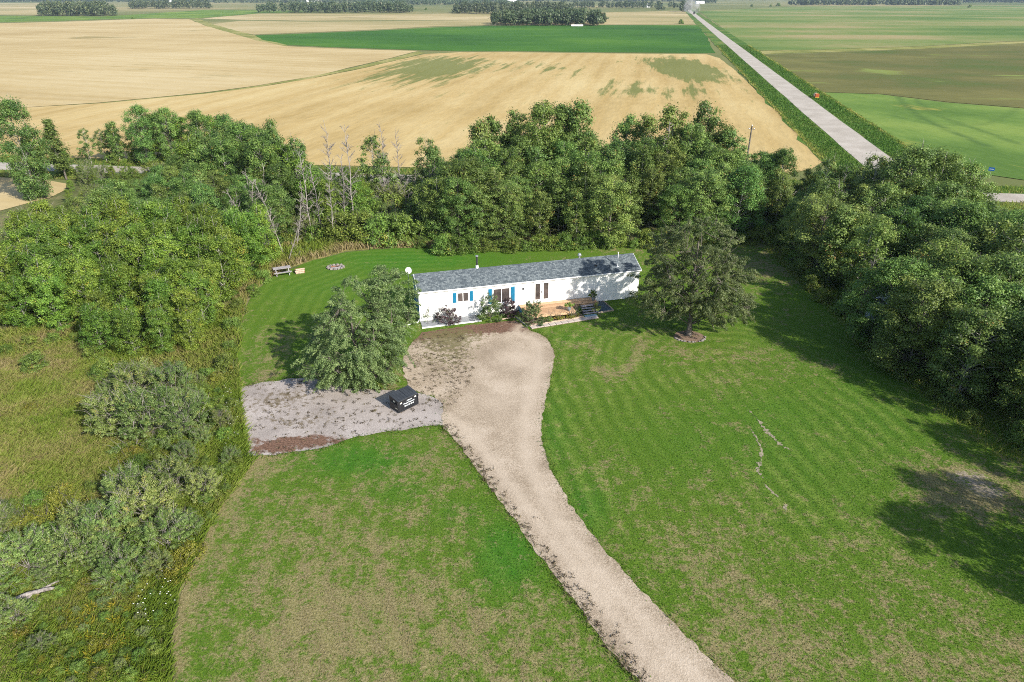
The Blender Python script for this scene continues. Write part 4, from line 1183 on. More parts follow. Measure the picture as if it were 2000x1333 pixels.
# --- the two yard trees
def yard_tree(name, seed, x, y, lobes, bark, nl, leaf, label, trunk_h, trunk_r, gap, limb_n, Ls, droop, mat, base_z=.4):
    """A single big tree: lobes are (dx, dy, z, rx, rz, clumps)."""
    rng = np.random.default_rng(seed)
    root = thing(name, label, 'tree', (x, y, -.03))
    path = trunk_path(rng, trunk_h, .05, 7)
    C = []
    for dx, dy, cz, rx, rz, K in lobes:
        n = 0
        while n < K:
            d = rng.normal(size=3); d /= np.linalg.norm(d)
            r = rng.uniform(.5, 1) ** .5
            a = math.atan2(d[1], d[0])
            lob = 1 + .16 * math.sin(3 * a + dx * 3) + .12 * math.sin(5 * a + d[2] * 4)
            c = np.array([dx + d[0] * rx * r * lob, dy + d[1] * rx * r * lob, cz + d[2] * rz * r])
            if c[2] < base_z: c[2] = base_z + rng.uniform(0, .5)
            if vnoise(np.array([c[0] * .7 + c[1] * .5 + seed]), np.array([c[2] * .8 + c[1] * .4]), seed)[0] < gap:
                n += .25
                continue
            C.append(c); n += 1
    C = np.array(C)
    D = C - np.array([0, 0, trunk_h * .4]); D[:, 2] *= .4
    D /= np.linalg.norm(D, axis=1)[:, None]; D += rng.normal(size=D.shape) * .3; D /= np.linalg.norm(D, axis=1)[:, None]
    crown = leaf_mesh('crown', rng, C, rng.uniform(.22, .42, len(C)), nl, leaf, m_leaf[mat], rng.uniform(.5, 1.1, len(C)) * Ls, droop, D, .8, .42, .35, .35)
    tubes = [tube_arr(path, np.linspace(trunk_r, trunk_r * .3, 7) * np.array([1.5] + [1] * 6), 8)]
    link('trunk', join_tubes('trunk', tubes, bark), root)
    br = []
    mains = C[rng.permutation(len(C))[:limb_n]]
    for c in mains:
        br.append(limb(rng, path, c, trunk_r * .32, trunk_h, 6))
    for c in C[rng.uniform(size=len(C)) < .3]:
        m = mains[np.argmin(np.linalg.norm(mains - c, axis=1))]
        br.append(tube_arr(np.array([m, (m + c) / 2 + rng.normal(size=3) * .1, c]), [.035, .024, .01], 3))
        for j in range(2):
            d = D[0] * 0 + (c - np.array([0, 0, trunk_h * .4])); d /= np.linalg.norm(d); d = d + rng.normal(size=3) * .5
            br.append(tube_arr(np.array([c, c + d * .35, c + d * .6 + np.array([0, 0, -.1])]), [.012, .009, .004], 3))
    link('branches', join_tubes('branches', br, bark), root)
    link('crown', crown, root)
    return root


yard_tree('bushy_tree', 41, -11.9, 46.2, [(0, -.3, 3.3, 3.1, 3.1, 250), (-.9, -.9, 2.2, 2.6, 2.0, 110), (1.5, -.6, 2.4, 2.4, 2.2, 110), (.5, .6, 5.6, 2.3, 2.4, 120), (2.3, 1.8, 5.6, 1.9, 3.0, 140)], m_bark_grey, 165, .125,
          'big bushy grey-green tree reaching the ground between the gravel pad and the house', 5.6, .17, .06, 26, .95, .5, 'yard', .35)
yard_tree('shade_tree', 43, 15.5, 53.6, [(0, 0, 5.2, 3.6, 3.0, 200), (2.0, -.4, 4.2, 3.0, 2.4, 120), (-2.2, .2, 4.4, 2.7, 2.4, 90), (.2, .7, 8.2, 2.9, 2.0, 120), (3.2, .4, 5.0, 1.8, 2.2, 60), (2.4, -.6, 3.0, 2.5, 1.6, 80), (-2.5, 0, 3.4, 2.2, 1.6, 60), (-1.6, 1.6, 6.8, 2.4, 2.2, 80)], m_bark_grey, 165, .13,
          'tall shade tree with bare trunk and mulch ring right of the house', 8.6, .19, .06, 30, .7, .5, 'yard', 1.3)

# ------------------------------------------------------------------ the house
HL, HW = 21.66, 4.4            # eave length and width over the eaves
EAVE, RIDGE = 2.95, 3.88
H_ANG = R(15.06)
house = thing('mobile_home', 'long white single-storey mobile home with grey shingle roof and blue shutters', 'house', (-8.424, 56.166, 0), H_ANG)
Hm = Matrix.Translation((-8.424, 56.166, 0)) @ Matrix.Rotation(H_ANG, 4, 'Z')
X0, X1, Y0, Y1 = .12, HL - .12, .2, HW - .2
# lapped siding: front, back and right end white, left end blue
mb = MB()
LAP = .115
n_l = int((EAVE - .06) / LAP)
for (ax, ay), (bx, by), nx, ny in [((X0, Y0), (X1, Y0), 0, -1), ((X1, Y0), (X1, Y1), 1, 0), ((X1, Y1), (X0, Y1), 0, 1)]:
    for k in range(n_l):
        z0 = .03 + k * LAP; z1 = z0 + LAP
        mb.add([(ax + nx * .014, ay + ny * .014, z0), (bx + nx * .014, by + ny * .014, z0), (bx, by, z1), (ax, ay, z1), (ax, ay, z0), (bx, by, z0)], [(0, 1, 2, 3), (0, 4, 5, 1)])
w_me = bpy.data.meshes.new('siding')
w_me.from_pydata(mb.v, [], mb.f); w_me.materials.append(m_white)
link('siding', w_me, house)
ridge_y = HW / 2
mb = MB()
mb.add([(X0, Y0, .03), (X0, Y1, .03), (X0, Y1, EAVE - .04), (X0, ridge_y, RIDGE - .10), (X0, Y0, EAVE - .04), (X0 + .05, Y0, .03), (X0 + .05, Y1, .03), (X0 + .05, Y1, EAVE - .04), (X0 + .05, ridge_y, RIDGE - .10), (X0 + .05, Y0, EAVE - .04)],
       [(4, 3, 2, 1, 0), (5, 6, 7, 8, 9), (0, 1, 6, 5), (1, 2, 7, 6), (2, 3, 8, 7), (3, 4, 9, 8), (4, 0, 5, 9)])
mb.build('end_wall', m_bluewall, house)['label'] = 'blue clad left end wall in shade'
mb = MB()
mb.add([(X1 + .01, Y0, EAVE - .06), (X1 + .01, Y1, EAVE - .06), (X1 + .01, ridge_y, RIDGE - .10), (X1 - .04, Y0, EAVE - .06), (X1 - .04, Y1, EAVE - .06), (X1 - .04, ridge_y, RIDGE - .10)], [(0, 1, 2), (5, 4, 3), (0, 3, 4, 1), (1, 4, 5, 2), (2, 5, 3, 0)])
mb.build('gable', m_white, house)
for x in (X0, X1):
    MB().box(x - .035, x + .035, Y0 - .035, Y0 + .03, .02, EAVE - .05).build('corner_trim', m_trim, house)
# roof deck, fascia, shingles
slope = math.hypot(HW / 2, RIDGE - EAVE)
mb = MB()
for s in (0, 1):
    ya, yb = (0, ridge_y) if s == 0 else (HW, ridge_y)
    mb.add([(0, ya, EAVE), (HL, ya, EAVE), (HL, yb, RIDGE), (0, yb, RIDGE), (0, ya, EAVE - .05), (HL, ya, EAVE - .05), (HL, yb, RIDGE - .05), (0, yb, RIDGE - .05)],
           [(0, 1, 2, 3), (7, 6, 5, 4), (0, 4, 5, 1), (1, 5, 6, 2), (3, 7, 4, 0)])
roof = mb.build('roof', m_shingle, house)
mb = MB().box(-.01, HL + .01, -.03, -.004, EAVE - .12, EAVE - .006)
mb.build('fascia', m_trim, house)
MB().box(.0, HL, .0, Y0 - .02, EAVE - .115, EAVE - .095).build('soffit', m_white, house)
MB().box(-.012, HL + .012, HW + .004, HW + .03, EAVE - .12, EAVE - .006).build('fascia', m_trim, house)
for x in (-.03, HL + .004):
    mb = MB()
    mb.add([(x, 0, EAVE - .10), (x, ridge_y, RIDGE - .10), (x, ridge_y, RIDGE + .02), (x, 0, EAVE + .02), (x + .026, 0, EAVE - .10), (x + .026, ridge_y, RIDGE - .10), (x + .026, ridge_y, RIDGE + .02), (x + .026, 0, EAVE + .02)],
           [(0, 1, 2, 3), (7, 6, 5, 4), (0, 4, 5, 1), (2, 6, 7, 3), (0, 3, 7, 4)])
    mb.add([(x, HW, EAVE - .10), (x, ridge_y, RIDGE - .10), (x, ridge_y, RIDGE + .02), (x, HW, EAVE + .02), (x + .026, HW, EAVE - .10), (x + .026, ridge_y, RIDGE - .10), (x + .026, ridge_y, RIDGE + .02), (x + .026, HW, EAVE + .02)],
           [(0, 1, 2, 3), (7, 6, 5, 4), (0, 4, 5, 1), (2, 6, 7, 3), (0, 3, 7, 4)])
    mb.build('rake_board', m_trim, house)
rng = np.random.default_rng(77)
SV = []; SF = []
row = .14; tab = .19
ny_, nx_ = int(slope / row), int(HL / tab)
for s in (0, 1):
    for j in range(ny_):
        offx = rng.uniform(0, tab)
        a0 = j * row; a1 = min(slope, a0 + row * 1.02)
        for i in range(-1, nx_ + 1):
            xa = max(0, i * tab + offx + .006); xb = min(HL, (i + 1) * tab + offx - .006)
            if xb - xa < .03: continue
            lift = .006 + .011 + rng.uniform(0, .005)
            q = []
            for (xx, aa, zz) in ((xa, a0, lift), (xb, a0, lift), (xb, a1, .006), (xa, a1, .006), (xa, a0, .001), (xb, a0, .001)):
                yy = aa / slope * ridge_y; z_ = EAVE + aa / slope * (RIDGE - EAVE) + zz
                q.append((xx, yy if s == 0 else HW - yy, z_))
            o = len(SV); SV += q
            f1, f2 = (o, o + 1, o + 2, o + 3), (o, o + 4, o + 5, o + 1)
            SF += [f1, f2] if s == 0 else [f1[::-1], f2[::-1]]
sh = link('shingles', mesh_np('shingles', SV, SF, m_shingle), roof)
sh['kind'] = 'stuff'
mb = MB()
for k in range(int(HL / .3)):
    xa = k * .3 + .003; xb = xa + .294
    mb.add([(xa, ridge_y - .13, RIDGE - .036), (xb, ridge_y - .13, RIDGE - .036), (xb, ridge_y, RIDGE + .024), (xa, ridge_y, RIDGE + .024), (xb, ridge_y + .13, RIDGE - .036), (xa, ridge_y + .13, RIDGE - .036)], [(0, 1, 2, 3), (3, 2, 4, 5)])
rc_me = bpy.data.meshes.new('ridge_cap'); rc_me.from_pydata(mb.v, [], mb.f); rc_me.materials.append(m_shingle)
rcap = link('ridge_cap', rc_me, roof); rcap['kind'] = 'stuff'


def wall_window(x0, x1, z0, z1, split, name='window'):
    """Framed window on the front wall with two panes and a sill."""
    t = .07
    yb = Y0
    mb = MB()
    mb.box(x0 - t, x1 + t, yb - .05, yb + .01, z1, z1 + t).box(x0 - t, x1 + t, yb - .05, yb + .01, z0 - t, z0)
    mb.box(x0 - t, x0, yb - .048, yb + .01, z0, z1).box(x1, x1 + t, yb - .048, yb + .01, z0, z1)
    mb.box(split - .03, split + .03, yb - .045, yb + .01, z0, z1)
    w = mb.build(name, m_trim, house)
    for a, b in ((x0, split - .03), (split + .03, x1)):
        MB().box(a, b, yb - .026, yb - .02, z0, z1).build('pane', m_glass, w)
    MB().box(x0 - t - .02, x1 + t + .02, yb - .085, yb - .05, z0 - t - .03, z0 - t + .012).build('sill', m_trim, w)
    return w


def shutter(x0, x1, z0, z1):
    s = MB().box(x0, x1, Y0 - .045, Y0 - .016, z0, z1).build('shutter', m_blue, house, .004)
    mb = MB()
    n = int((z1 - z0 - .12) / .07)
    for k in range(n):
        z = z0 + .06 + k * .07
        mb.add([(x0 + .04, Y0 - .047, z), (x1 - .04, Y0 - .047, z), (x1 - .04, Y0 - .064, z + .05), (x0 + .04, Y0 - .064, z + .05), (x0 + .04, Y0 - .047, z + .062), (x1 - .04, Y0 - .047, z + .062)], [(0, 1, 2, 3), (3, 2, 5, 4)])
    lv = mb.build('louvres', m_blue, s)
    lv['kind'] = 'stuff'


wall_window(3.66, 4.62, 1.58, 2.40, 4.13)
shutter(3.20, 3.52, 1.50, 2.48)
shutter(4.77, 5.08, 1.52, 2.50)
wall_window(7.0, 8.52, 1.08, 2.42, 7.76)
shutter(6.52, 6.86, 1.02, 2.50)
shutter(8.68, 9.04, 1.00, 2.52)
# patio double door
d = MB().box(10.84, 12.5, Y0 - .055, Y0 + .01, .66, 2.70).build('patio_door', m_trim, house, .006)
for a, b in ((11.03, 11.50), (11.84, 12.31)):
    mb = MB()
    mb.box(a - .05, b + .05, Y0 - .072, Y0 - .056, 2.56, 2.62).box(a - .05, b + .05, Y0 - .072, Y0 - .056, .90, .96).box(a - .05, a, Y0 - .071, Y0 - .056, .96, 2.56).box(b, b + .05, Y0 - .071, Y0 - .056, .96, 2.56)
    mb.build('pane_frame', m_white, d)
    MB().box(a, b, Y0 - .066, Y0 - .058, .96, 2.56).build('pane', m_glass, d)
MB().box(11.63, 11.67, Y0 - .10, Y0 - .056, 1.62, 1.78).build('handle', m_blackmetal, d)
MB().box(11.655, 11.665, Y0 - .06, Y0 - .0555, .68, 2.69).build('meeting_line', m_shadow_gap, d)
d2 = MB().box(14.98, 15.82, Y0 - .05, Y0 + .01, .66, 2.74).build('side_door', m_white, house, .006)
mb = MB().box(14.90, 14.97, Y0 - .06, Y0, .66, 2.80).box(15.83, 15.90, Y0 - .06, Y0, .66, 2.80).box(14.97, 15.83, Y0 - .06, Y0, 2.745, 2.80)
mb.build('door_frame', m_trim, d2)
MB().lathe([(.01, 0), (.035, .01), (.035, .04), (.012, .06)], 8, (15.07, Y0 - .1, 1.6)).build('door_knob', m_metal, d2)
lt = MB().box(9.80, 9.92, Y0 - .16, Y0 - .01, 2.24, 2.30).build('wall_lamp', m_blackmetal, house)
MB().cyl(9.86, Y0 - .12, 2.12, 2.24, .05, .035, 8).build('lamp_shade', m_blackmetal, lt)
# left end: a dark window on the blue wall
wl_ = MB().box(X0 - .03, X0, 1.4, 1.47, 1.3, 2.3).box(X0 - .03, X0, 2.13, 2.2, 1.3, 2.3).box(X0 - .03, X0, 1.47, 2.13, 2.23, 2.3).box(X0 - .03, X0, 1.47, 2.13, 1.3, 1.37).build('window', m_trim, house)
MB().box(X0 - .016, X0 - .01, 1.47, 2.13, 1.37, 2.23).build('pane', m_glass, wl_)
# stove pipe, roof vents, mast, dish
sp = MB().lathe([(.17, 0), (.15, .10), (.13, .30), (.13, .36)], 12, (5.95, 2.26, RIDGE - .1)).build('stove_pipe_base', m_trim, house, smooth_=False)
MB().cyl(5.95, 2.26, RIDGE + .24, RIDGE + 1.12, .085, .085, 12).build('stove_pipe', m_blackmetal, sp)
MB().lathe([(.10, 0), (.15, .04), (.15, .08), (.04, .14)], 12, (5.95, 2.26, RIDGE + 1.10)).build('pipe_cap', m_metal, sp)
rv = MB().cyl(16.1, 2.3, RIDGE - .08, RIDGE + .22, .09, .09, 12).build('roof_vent', m_metal, house)
MB().lathe([(.09, 0), (.20, .05), (.20, .10), (.12, .13), (.17, .18), (.15, .24), (.05, .30)], 12, (16.1, 2.3, RIDGE + .2)).build('vent_cap', m_metal, rv)
ms = MB().cyl(19.45, .75, 3.22, 4.62, .035, .035, 8).build('plumbing_mast', m_trim, house)
MB().lathe([(.14, 0), (.12, .04), (.05, .08)], 10, (19.45, .75, 3.24)).build('mast_flashing', m_metal, ms)
MB().cyl(19.45, .75, 4.62, 4.69, .06, .06, 8).build('mast_cap', m_trim, ms)
rv2 = MB().box(17.2, 17.45, .95, 1.2, 3.33, 3.52).build('roof_vent', m_blackmetal, house, .02)
sd = thing('satellite_dish', 'white satellite dish on a pole behind the left roof corner', 'dish', tuple(Hm @ Vector((-.35, 3.6, 0))), H_ANG)
MB().cyl(0, 0, 0, 3.7, .03, .03, 8).build('pole', m_metal, sd)
prof = [(.30 * math.sin(a), .10 * (1 - math.cos(a * 1.0)) * 2.2) for a in np.linspace(.02, 1.35, 7)]
mb = MB(); n = 20
V_ = []; Fq = []
for (r_, z_) in prof: V_ += [(r_ * math.cos(2 * math.pi * i / n), z_, r_ * math.sin(2 * math.pi * i / n) * 1.1) for i in range(n)]
for k in range(len(prof) - 1): Fq += [(k * n + i, k * n + (i + 1) % n, (k + 1) * n + (i + 1) % n, (k + 1) * n + i) for i in range(n)]
rotm = Matrix.Translation((0, -.05, 3.75)) @ Matrix.Rotation(R(150), 4, 'Z') @ Matrix.Rotation(R(30), 4, 'X')
rotm = Matrix.Translation((.05, -.12, 3.75)) @ Matrix.Rotation(R(180), 4, 'Z') @ Matrix.Rotation(R(35), 4, 'X')
mb.add([tuple(rotm @ Vector(p)) for p in V_], Fq)
mb.build('reflector', m_white, sd, smooth_=True)
MB().tube([tuple(rotm @ Vector(p)) for p in ((0, .0, -.3), (0, .3, -.25), (0, .5, 0))], [.015, .015, .03], 6).build('feed_arm', m_metal, sd)
# downspout hose on the left
hp = [Hm @ Vector(p) for p in ((.02, .05, 2.9), (.02, .05, .35), (-.1, -.1, .12), (-.8, -.25, .08), (-1.7, -.75, .06), (-2.4, -1.3, .05))]
ds = MB().tube([tuple(p) for p in hp[1:]], [.045] * 5, 8).build('drain_hose', m_white, None, smooth_=True)
tag(ds, 'white drain hose lying from the left house corner into the bushy tree', 'hose')


def hbox(x0, x1, y0, y1, z0, z1, name, mat, parent, bevel=0.0):
    return MB().box(x0, x1, y0, y1, z0, z1).build(name, mat, parent, bevel)


# deck with planks, posts and stairs
DZ = .62
deck = thing('deck', 'orange-brown plank deck with a step-back corner in front of the patio doors', 'deck', (-8.424, 56.166, 0), H_ANG)
pw = .14
k = 0
y = Y0 - .08
while y - pw > -2.72:
    x1 = 16.8 if y - pw > -1.28 else 14.12
    me = bpy.data.meshes.get('plank_long' if x1 > 15 else 'plank_short')
    if me is None:
        o = hbox(0, x1 - 9.4, -pw + .004, -.004, -.035, 0, 'plank', m_deck, deck, .004)
        o.data.name = 'plank_long' if x1 > 15 else 'plank_short'
    else:
        o = link('plank', me, deck)
    o.location = (9.4 + (k % 3) * .008, y, DZ + (k % 2) * .001)
    y -= pw + .004; k += 1
yf = y
for (a, b, c, e) in [(9.42, 14.10, yf - .0, yf + .035), (9.42, 9.455, yf + .04, Y0 - .1), (14.08, 14.115, yf + .04, -1.31), (14.12, 16.78, -1.31, -1.275), (16.745, 16.78, -1.27, Y0 - .1)]:
    hbox(a, b, c, e, DZ - .23, DZ - .037, 'rim_board', m_deck if b - a > 1 else m_brownwood, deck)
for a, b in [(9.6, -2.5), (11.1, -2.5), (12.6, -2.5), (13.9, -2.5), (9.6, -.6), (11.8, -.6), (14.3, -1.1), (16.6, -1.1)]:
    hbox(a, a + .1, b, b + .1, 0, DZ - .04, 'post', m_brownwood, deck)
hbox(9.405, 9.418, -1.6, Y0 - .1, .02, DZ - .04, 'side_skirt', m_blue, deck)
stairs = thing('steps', 'dark painted wooden steps with worn pale treads at the deck corner', 'stairs', (-8.424, 56.166, 0), H_ANG)
for k in range(4):
    zt = DZ - .02 - (k + .45) * .145
    yt = -1.33 - k * .25
    hbox(15.05, 16.25, yt - .27, yt + .01, zt - .035, zt, 'tread', m_greywood, stairs, .006)
    hbox(15.07, 16.23, yt - .015, yt - .002, zt - .14, zt - .037, 'riser', m_stair, stairs)
for x in (14.99, 16.26):
    mb = MB()
    mb.add([(x, -1.32, .0), (x, -2.36, .0), (x, -2.36, .16), (x, -1.32, .60), (x + .045, -1.32, .0), (x + .045, -2.36, .0), (x + .045, -2.36, .16), (x + .045, -1.32, .60)], [(0, 1, 2, 3), (7, 6, 5, 4), (0, 4, 5, 1), (1, 5, 6, 2), (2, 6, 7, 3), (3, 7, 4, 0)])
    mb.build('stringer', m_stair, stairs)
# garden beds, edging, paver walk (structure of the yard)
bed = MB().prism([(.1, -1.25), (5.4, -1.15), (5.4, .18), (.1, .18)], -.02, .035).build('gravel_bed', m_bedgravel)
bed.matrix_world = Hm; bed['kind'] = 'structure'
bed2 = MB().prism([(9.3, -3.28), (14.85, -2.72), (14.85, .18), (9.3, .18)], -.02, .05).build('mulch_bed', m_mulch)
bed2.matrix_world = Hm; bed2['kind'] = 'structure'
bed3 = MB().prism([(16.45, -2.3), (18.05, -2.1), (17.9, .18), (16.45, .18)], -.02, .04).build('mat_bed', plain('dark_bed_mat', (.07, .10, .115), .9, .1, .3, 6, 0, .3))
bed3.matrix_world = Hm; bed3['kind'] = 'structure'


def hline(name, label, a, b, w, h, mat, seg=1):
    """Low edging timber between two house-local points."""
    a = Hm @ Vector((a[0], a[1], 0)); b = Hm @ Vector((b[0], b[1], 0))
    d_ = b - a
    o = MB().box(0, d_.length, -w / 2, w / 2, -.02, h).build(name, mat, None, .008)
    o.location = a; o.rotation_euler = (0, 0, math.atan2(d_.y, d_.x))
    return tag(o, label, 'edging')


hline('edging_timber', 'pale edging timber along the gravel bed at the left end of the house', (.05, -1.3), (5.5, -1.2), .09, .10, m_trim)
hline('edging_timber', 'short pale edging below the purple bush beside the deck', (7.4, -1.35), (8.7, -1.2), .09, .10, m_timber)
hline('edging_timber', 'thin grey edging running from the deck corner to the driveway', (8.75, -1.25), (9.25, -3.5), .07, .10, m_greywood)
hline('edging_timber', 'pale timber between the planted bed and the paver walk', (9.4, -3.33), (14.8, -2.85), .10, .13, m_timber)
hline('edging_timber', 'timber edging of the dark bed on the side by the lawn', (18.08, -2.1), (17.92, .1), .09, .12, m_timber)
hline('edging_timber', 'timber edging in front of the dark bed right of the steps', (16.4, -2.36), (18.1, -2.16), .09, .12, m_timber)
walk = MB().prism([(9.45, -4.0), (16.1, -3.42), (16.1, -2.8), (9.45, -3.38)], -.02, .008).build('walkway', m_mulch)
walk.matrix_world = Hm; walk['kind'] = 'structure'
pm = None
rp = random.Random(5)
for k in range(11):
    t = (k + .5) / 11
    x = 9.45 + 6.65 * t; yb = -3.69 + .58 * t
    if pm is None:
        o = MB().box(-.285, .285, -.27, .27, 0, .05).build('paver', m_paver, walk, .012); pm = o.data
    else:
        o = link('paver', pm, walk)
    o.location = (x, yb, .006 + rp.uniform(0, .01)); o.rotation_euler = (rp.uniform(-.01, .01), 0, .087 + rp.uniform(-.03, .03))
slab = MB().prism([(14.95, -2.98), (16.2, -2.88), (16.2, -2.42), (14.95, -2.48)], -.02, .012).build('landing', m_mulch)
slab.matrix_world = Hm; slab['kind'] = 'structure'
for k in range(2):
    o = MB().box(-.29, .29, -.2, .2, 0, .045).build('paver', m_bluepaver, slab, .012)
    o.location = (15.27 + k * .62, -2.70, .01); o.rotation_euler = (0, 0, .04)
# mulch ring with stones at the foot of the shade tree
ring = densify(np.array([(15.5 + 1.35 * math.cos(a), 53.3 + 1.15 * math.sin(a)) for a in np.linspace(0, 6.283, 20)[:-1]]), .15, .2, 1.5, 8)
flat_sheet('mulch_ring', ring, .006, m_mulch, 0)
stone_me = None
for k in range(14):
    a = -2.9 + k * .22 + rp.uniform(-.06, .06)
    if stone_me is None:
        bm = bmesh.new(); bmesh.ops.create_icosphere(bm, subdivisions=1, radius=1)
        for v in bm.verts: v.co *= 1 + rp.uniform(-.22, .22)
        stone_me = bpy.data.meshes.new('stone'); bm.to_mesh(stone_me); bm.free(); stone_me.materials.append(m_stone)
    o = link('ring_stone', stone_me)
    o.location = (15.5 + 1.35 * math.cos(a), 53.3 + 1.1 * math.sin(a), .05)
    s = rp.uniform(.07, .14); o.scale = (s * 1.2, s, s * .7); o.rotation_euler = (0, 0, rp.uniform(0, 6))
    tag(o, 'small stone edging the mulch ring under the shade tree', 'stone', 'stones round the shade tree')


# shrubs and pot plants by the house
def hplant(name, kind, seed, lx, ly, h, r, mat, label, K=46, nl=55, leaf=.12, stems=5, cat='shrub', Ls=.35):
    tr, cr, _ = env_tree(seed, h, r, .03, K, nl, leaf, mat, m_bark_grey, (.16, .3), shell=.3, trunk_r=.012, stems=stems, Ls=Ls, droop=-.3, twigs=12, asp=.5, prof=lambda t: np.cos(t * 1.3) ** .55)
    p = Hm @ Vector((lx, ly, 0))
    root = thing(name, label, cat, (p.x, p.y, 0))
    link('stems', tr, root); link('foliage', cr, root)
    return root


hplant('purple_shrub', 'purple', 901, 2.5, -.75, 1.75, .95, 'purple', 'purple-leaved shrub against the white wall near the left house corner')
hplant('purple_shrub', 'purple', 902, 8.25, -.55, 1.8, .8, 'purple', 'purple-leaved shrub under the big window beside the deck')
hplant('green_shrub', 'lilac', 903, 6.4, -1.0, 2.5, 1.15, 'lilac', 'tall green lilac-like shrub under the left shutter of the big window', 70)
hplant('green_shrub', 'lilac', 904, 9.95, -2.95, 2.1, 1.05, 'lilac', 'dense green shrub hiding the left front corner of the deck', 75)
hplant('thin_shrub', 'lilac', 905, .7, -.6, 1.3, .6, 'lilac', 'thin dark sapling on the gravel bed at the left house corner', 8, 26, .10, 3)
for i, (lx, ly, h, lb) in enumerate([(12.4, -2.95, .45, 'yellow-green plant in the bed before the deck, nearest the green shrub'), (13.4, -2.85, .5, 'yellow-green plant in the bed before the deck corner'), (13.9, -2.75, .55, 'green plant in the bed nearest the steps'), (14.55, -1.9, 1.0, 'tall leafy plant in the nook left of the steps'), (16.45, -1.9, 1.1, 'tall leafy plant right of the steps'), (11.5, -2.95, .3, 'small pale plant in the bed under the deck edge')]):
    hplant('bed_plant', 'lime', 910 + i, lx, ly, h, .38 if h < .8 else .3, 'lime' if i < 3 else 'bush', lb, 14, 34, .10, 3, 'plant', .2)
for lx, ly, h, lb in [(13.55, -2.35, .75, 'potted plant in a grey pot on the front deck edge'), (16.55, -.75, 1.25, 'tall potted plant at the right end of the deck')]:
    p = Hm @ Vector((lx, ly, DZ))
    root = thing('potted_plant', lb, 'plant', (p.x, p.y, DZ))
    MB().lathe([(.10, 0), (.17, .22), (.185, .30), (.15, .30), (.13, .26)], 12).build('pot', m_pot, root)
    tr, cr, _ = env_tree(930 + int(lx), h - .25, .28, .03, 18, 34, .11, 'bush', m_bark_grey, (.12, .2), stems=3, trunk_r=.012, Ls=.2, droop=-.3)
    for nm, me in (('stems', tr), ('foliage', cr)):
        o = link(nm, me, root); o.location = (0, 0, .26)

# ------------------------------------------------------------------ dumpster
DA = math.atan2(1.22, 1.19)
dm = thing('dumpster', 'black steel dumpster with two dark lids and white lettering on the gravel pad', 'dumpster', (-8.05, 41.02, .012), DA)
W_, D_, HF, HB = 1.72, 1.05, .95, 1.12
mb = MB()
prof = [(0, .06), (D_, .06), (D_, HB), (0, HF)]
mb.add([(0, y, z) for y, z in prof] + [(W_, y, z) for y, z in prof], [(0, 1, 2, 3), (7, 6, 5, 4), (0, 4, 5, 1), (1, 5, 6, 2), (2, 6, 7, 3), (3, 7, 4, 0)])
mb.build('body', m_black, dm, .012)
for a, b in ((-.03, W_ / 2 - .012), (W_ / 2 + .012, W_ + .03)):
    mb = MB()
    mb.add([(a, -.05, HF + .01), (b, -.05, HF + .01), (b, D_ + .02, HB + .02), (a, D_ + .02, HB + .02), (a, -.05, HF + .05), (b, -.05, HF + .05), (b, D_ + .02, HB + .06), (a, D_ + .02, HB + .06)], [(3, 2, 1, 0), (4, 5, 6, 7), (0, 1, 5, 4), (1, 2, 6, 5), (2, 3, 7, 6), (3, 0, 4, 7)])
    ld = mb.build('lid', m_lid, dm, .01)
    mb = MB()
    for k in range(3):
        xx = a + (b - a) * (k + 1) / 4
        mb = MB().add([(xx - .02, .05, HF + .066), (xx + .02, .05, HF + .066), (xx + .02, D_ - .1, HB + .042), (xx - .02, D_ - .1, HB + .042), (xx - .02, .05, HF + .084), (xx + .02, .05, HF + .084), (xx + .02, D_ - .1, HB + .058), (xx - .02, D_ - .1, HB + .058)], [(4, 5, 6, 7), (0, 1, 5, 4), (1, 2, 6, 5), (2, 3, 7, 6), (3, 0, 4, 7)])
        mb.build('rib', m_lid, ld)
MB().cyl(0, 0, 0, W_ + .04, .02, .02, 8).build('hinge_rod', m_black, dm).matrix_basis = Matrix.Translation((-.02, D_ + .03, HB + .03)) @ Matrix.Rotation(R(90), 4, 'Y')
for x in (-.085, W_ + .005):
    MB().box(x, x + .08, .12, D_ - .12, .55, .70).build('fork_pocket', m_black, dm, .01)
    MB().box(x + .02, x + .06, .0, .05, .06, HF).build('corner_post', m_black, dm)
MB().box(-.02, W_ + .02, -.045, -.004, .055, .16).build('bottom_rail', m_black, dm, .008)
MB().box(-.02, W_ + .02, -.035, -.004, HF - .09, HF - .005).build('top_rail', m_black, dm, .008)
for x in (.08, W_ - .2):
    MB().box(x, x + .14, .1, D_ - .1, 0, .058).build('skid', m_black, dm)
for x, z in ((.16, .70), (W_ - .28, .74)):
    MB().box(x, x + .15, -.009, -.005, z, z + .10).build('sticker', m_sticker, dm)
MB().box(-.006, -.003, .42, .58, .74, .86).build('sticker', m_sticker, dm)
MB().box(-.006, -.003, .16, .40, .26, .32).build('sticker', m_sticker, dm)


def lettering(txt, size, x, z, mat, parent, bold=.002):
    cu = bpy.data.curves.new('lettering', 'FONT')
    cu.body = txt; cu.size = size; cu.align_x = 'CENTER'; cu.extrude = .001; cu.offset = bold
    to = bpy.data.objects.new('tmp', cu); COL.objects.link(to)
    dg = bpy.context.evaluated_depsgraph_get()
    me = bpy.data.meshes.new_from_object(to.evaluated_get(dg))
    bpy.data.objects.remove(to)
    me.materials.clear(); me.materials.append(mat)
    o = link('lettering', me, parent)
    o.location = (x, -.008, z); o.rotation_euler = (math.pi / 2, 0, 0)
    return o


lettering('JORDAN', .12, .98, .71, m_letter, dm)
lettering('Waste Disposal', .155, .92, .53, m_letter, dm)
lettering('780-635-3018', .15, .92, .33, m_letter, dm)

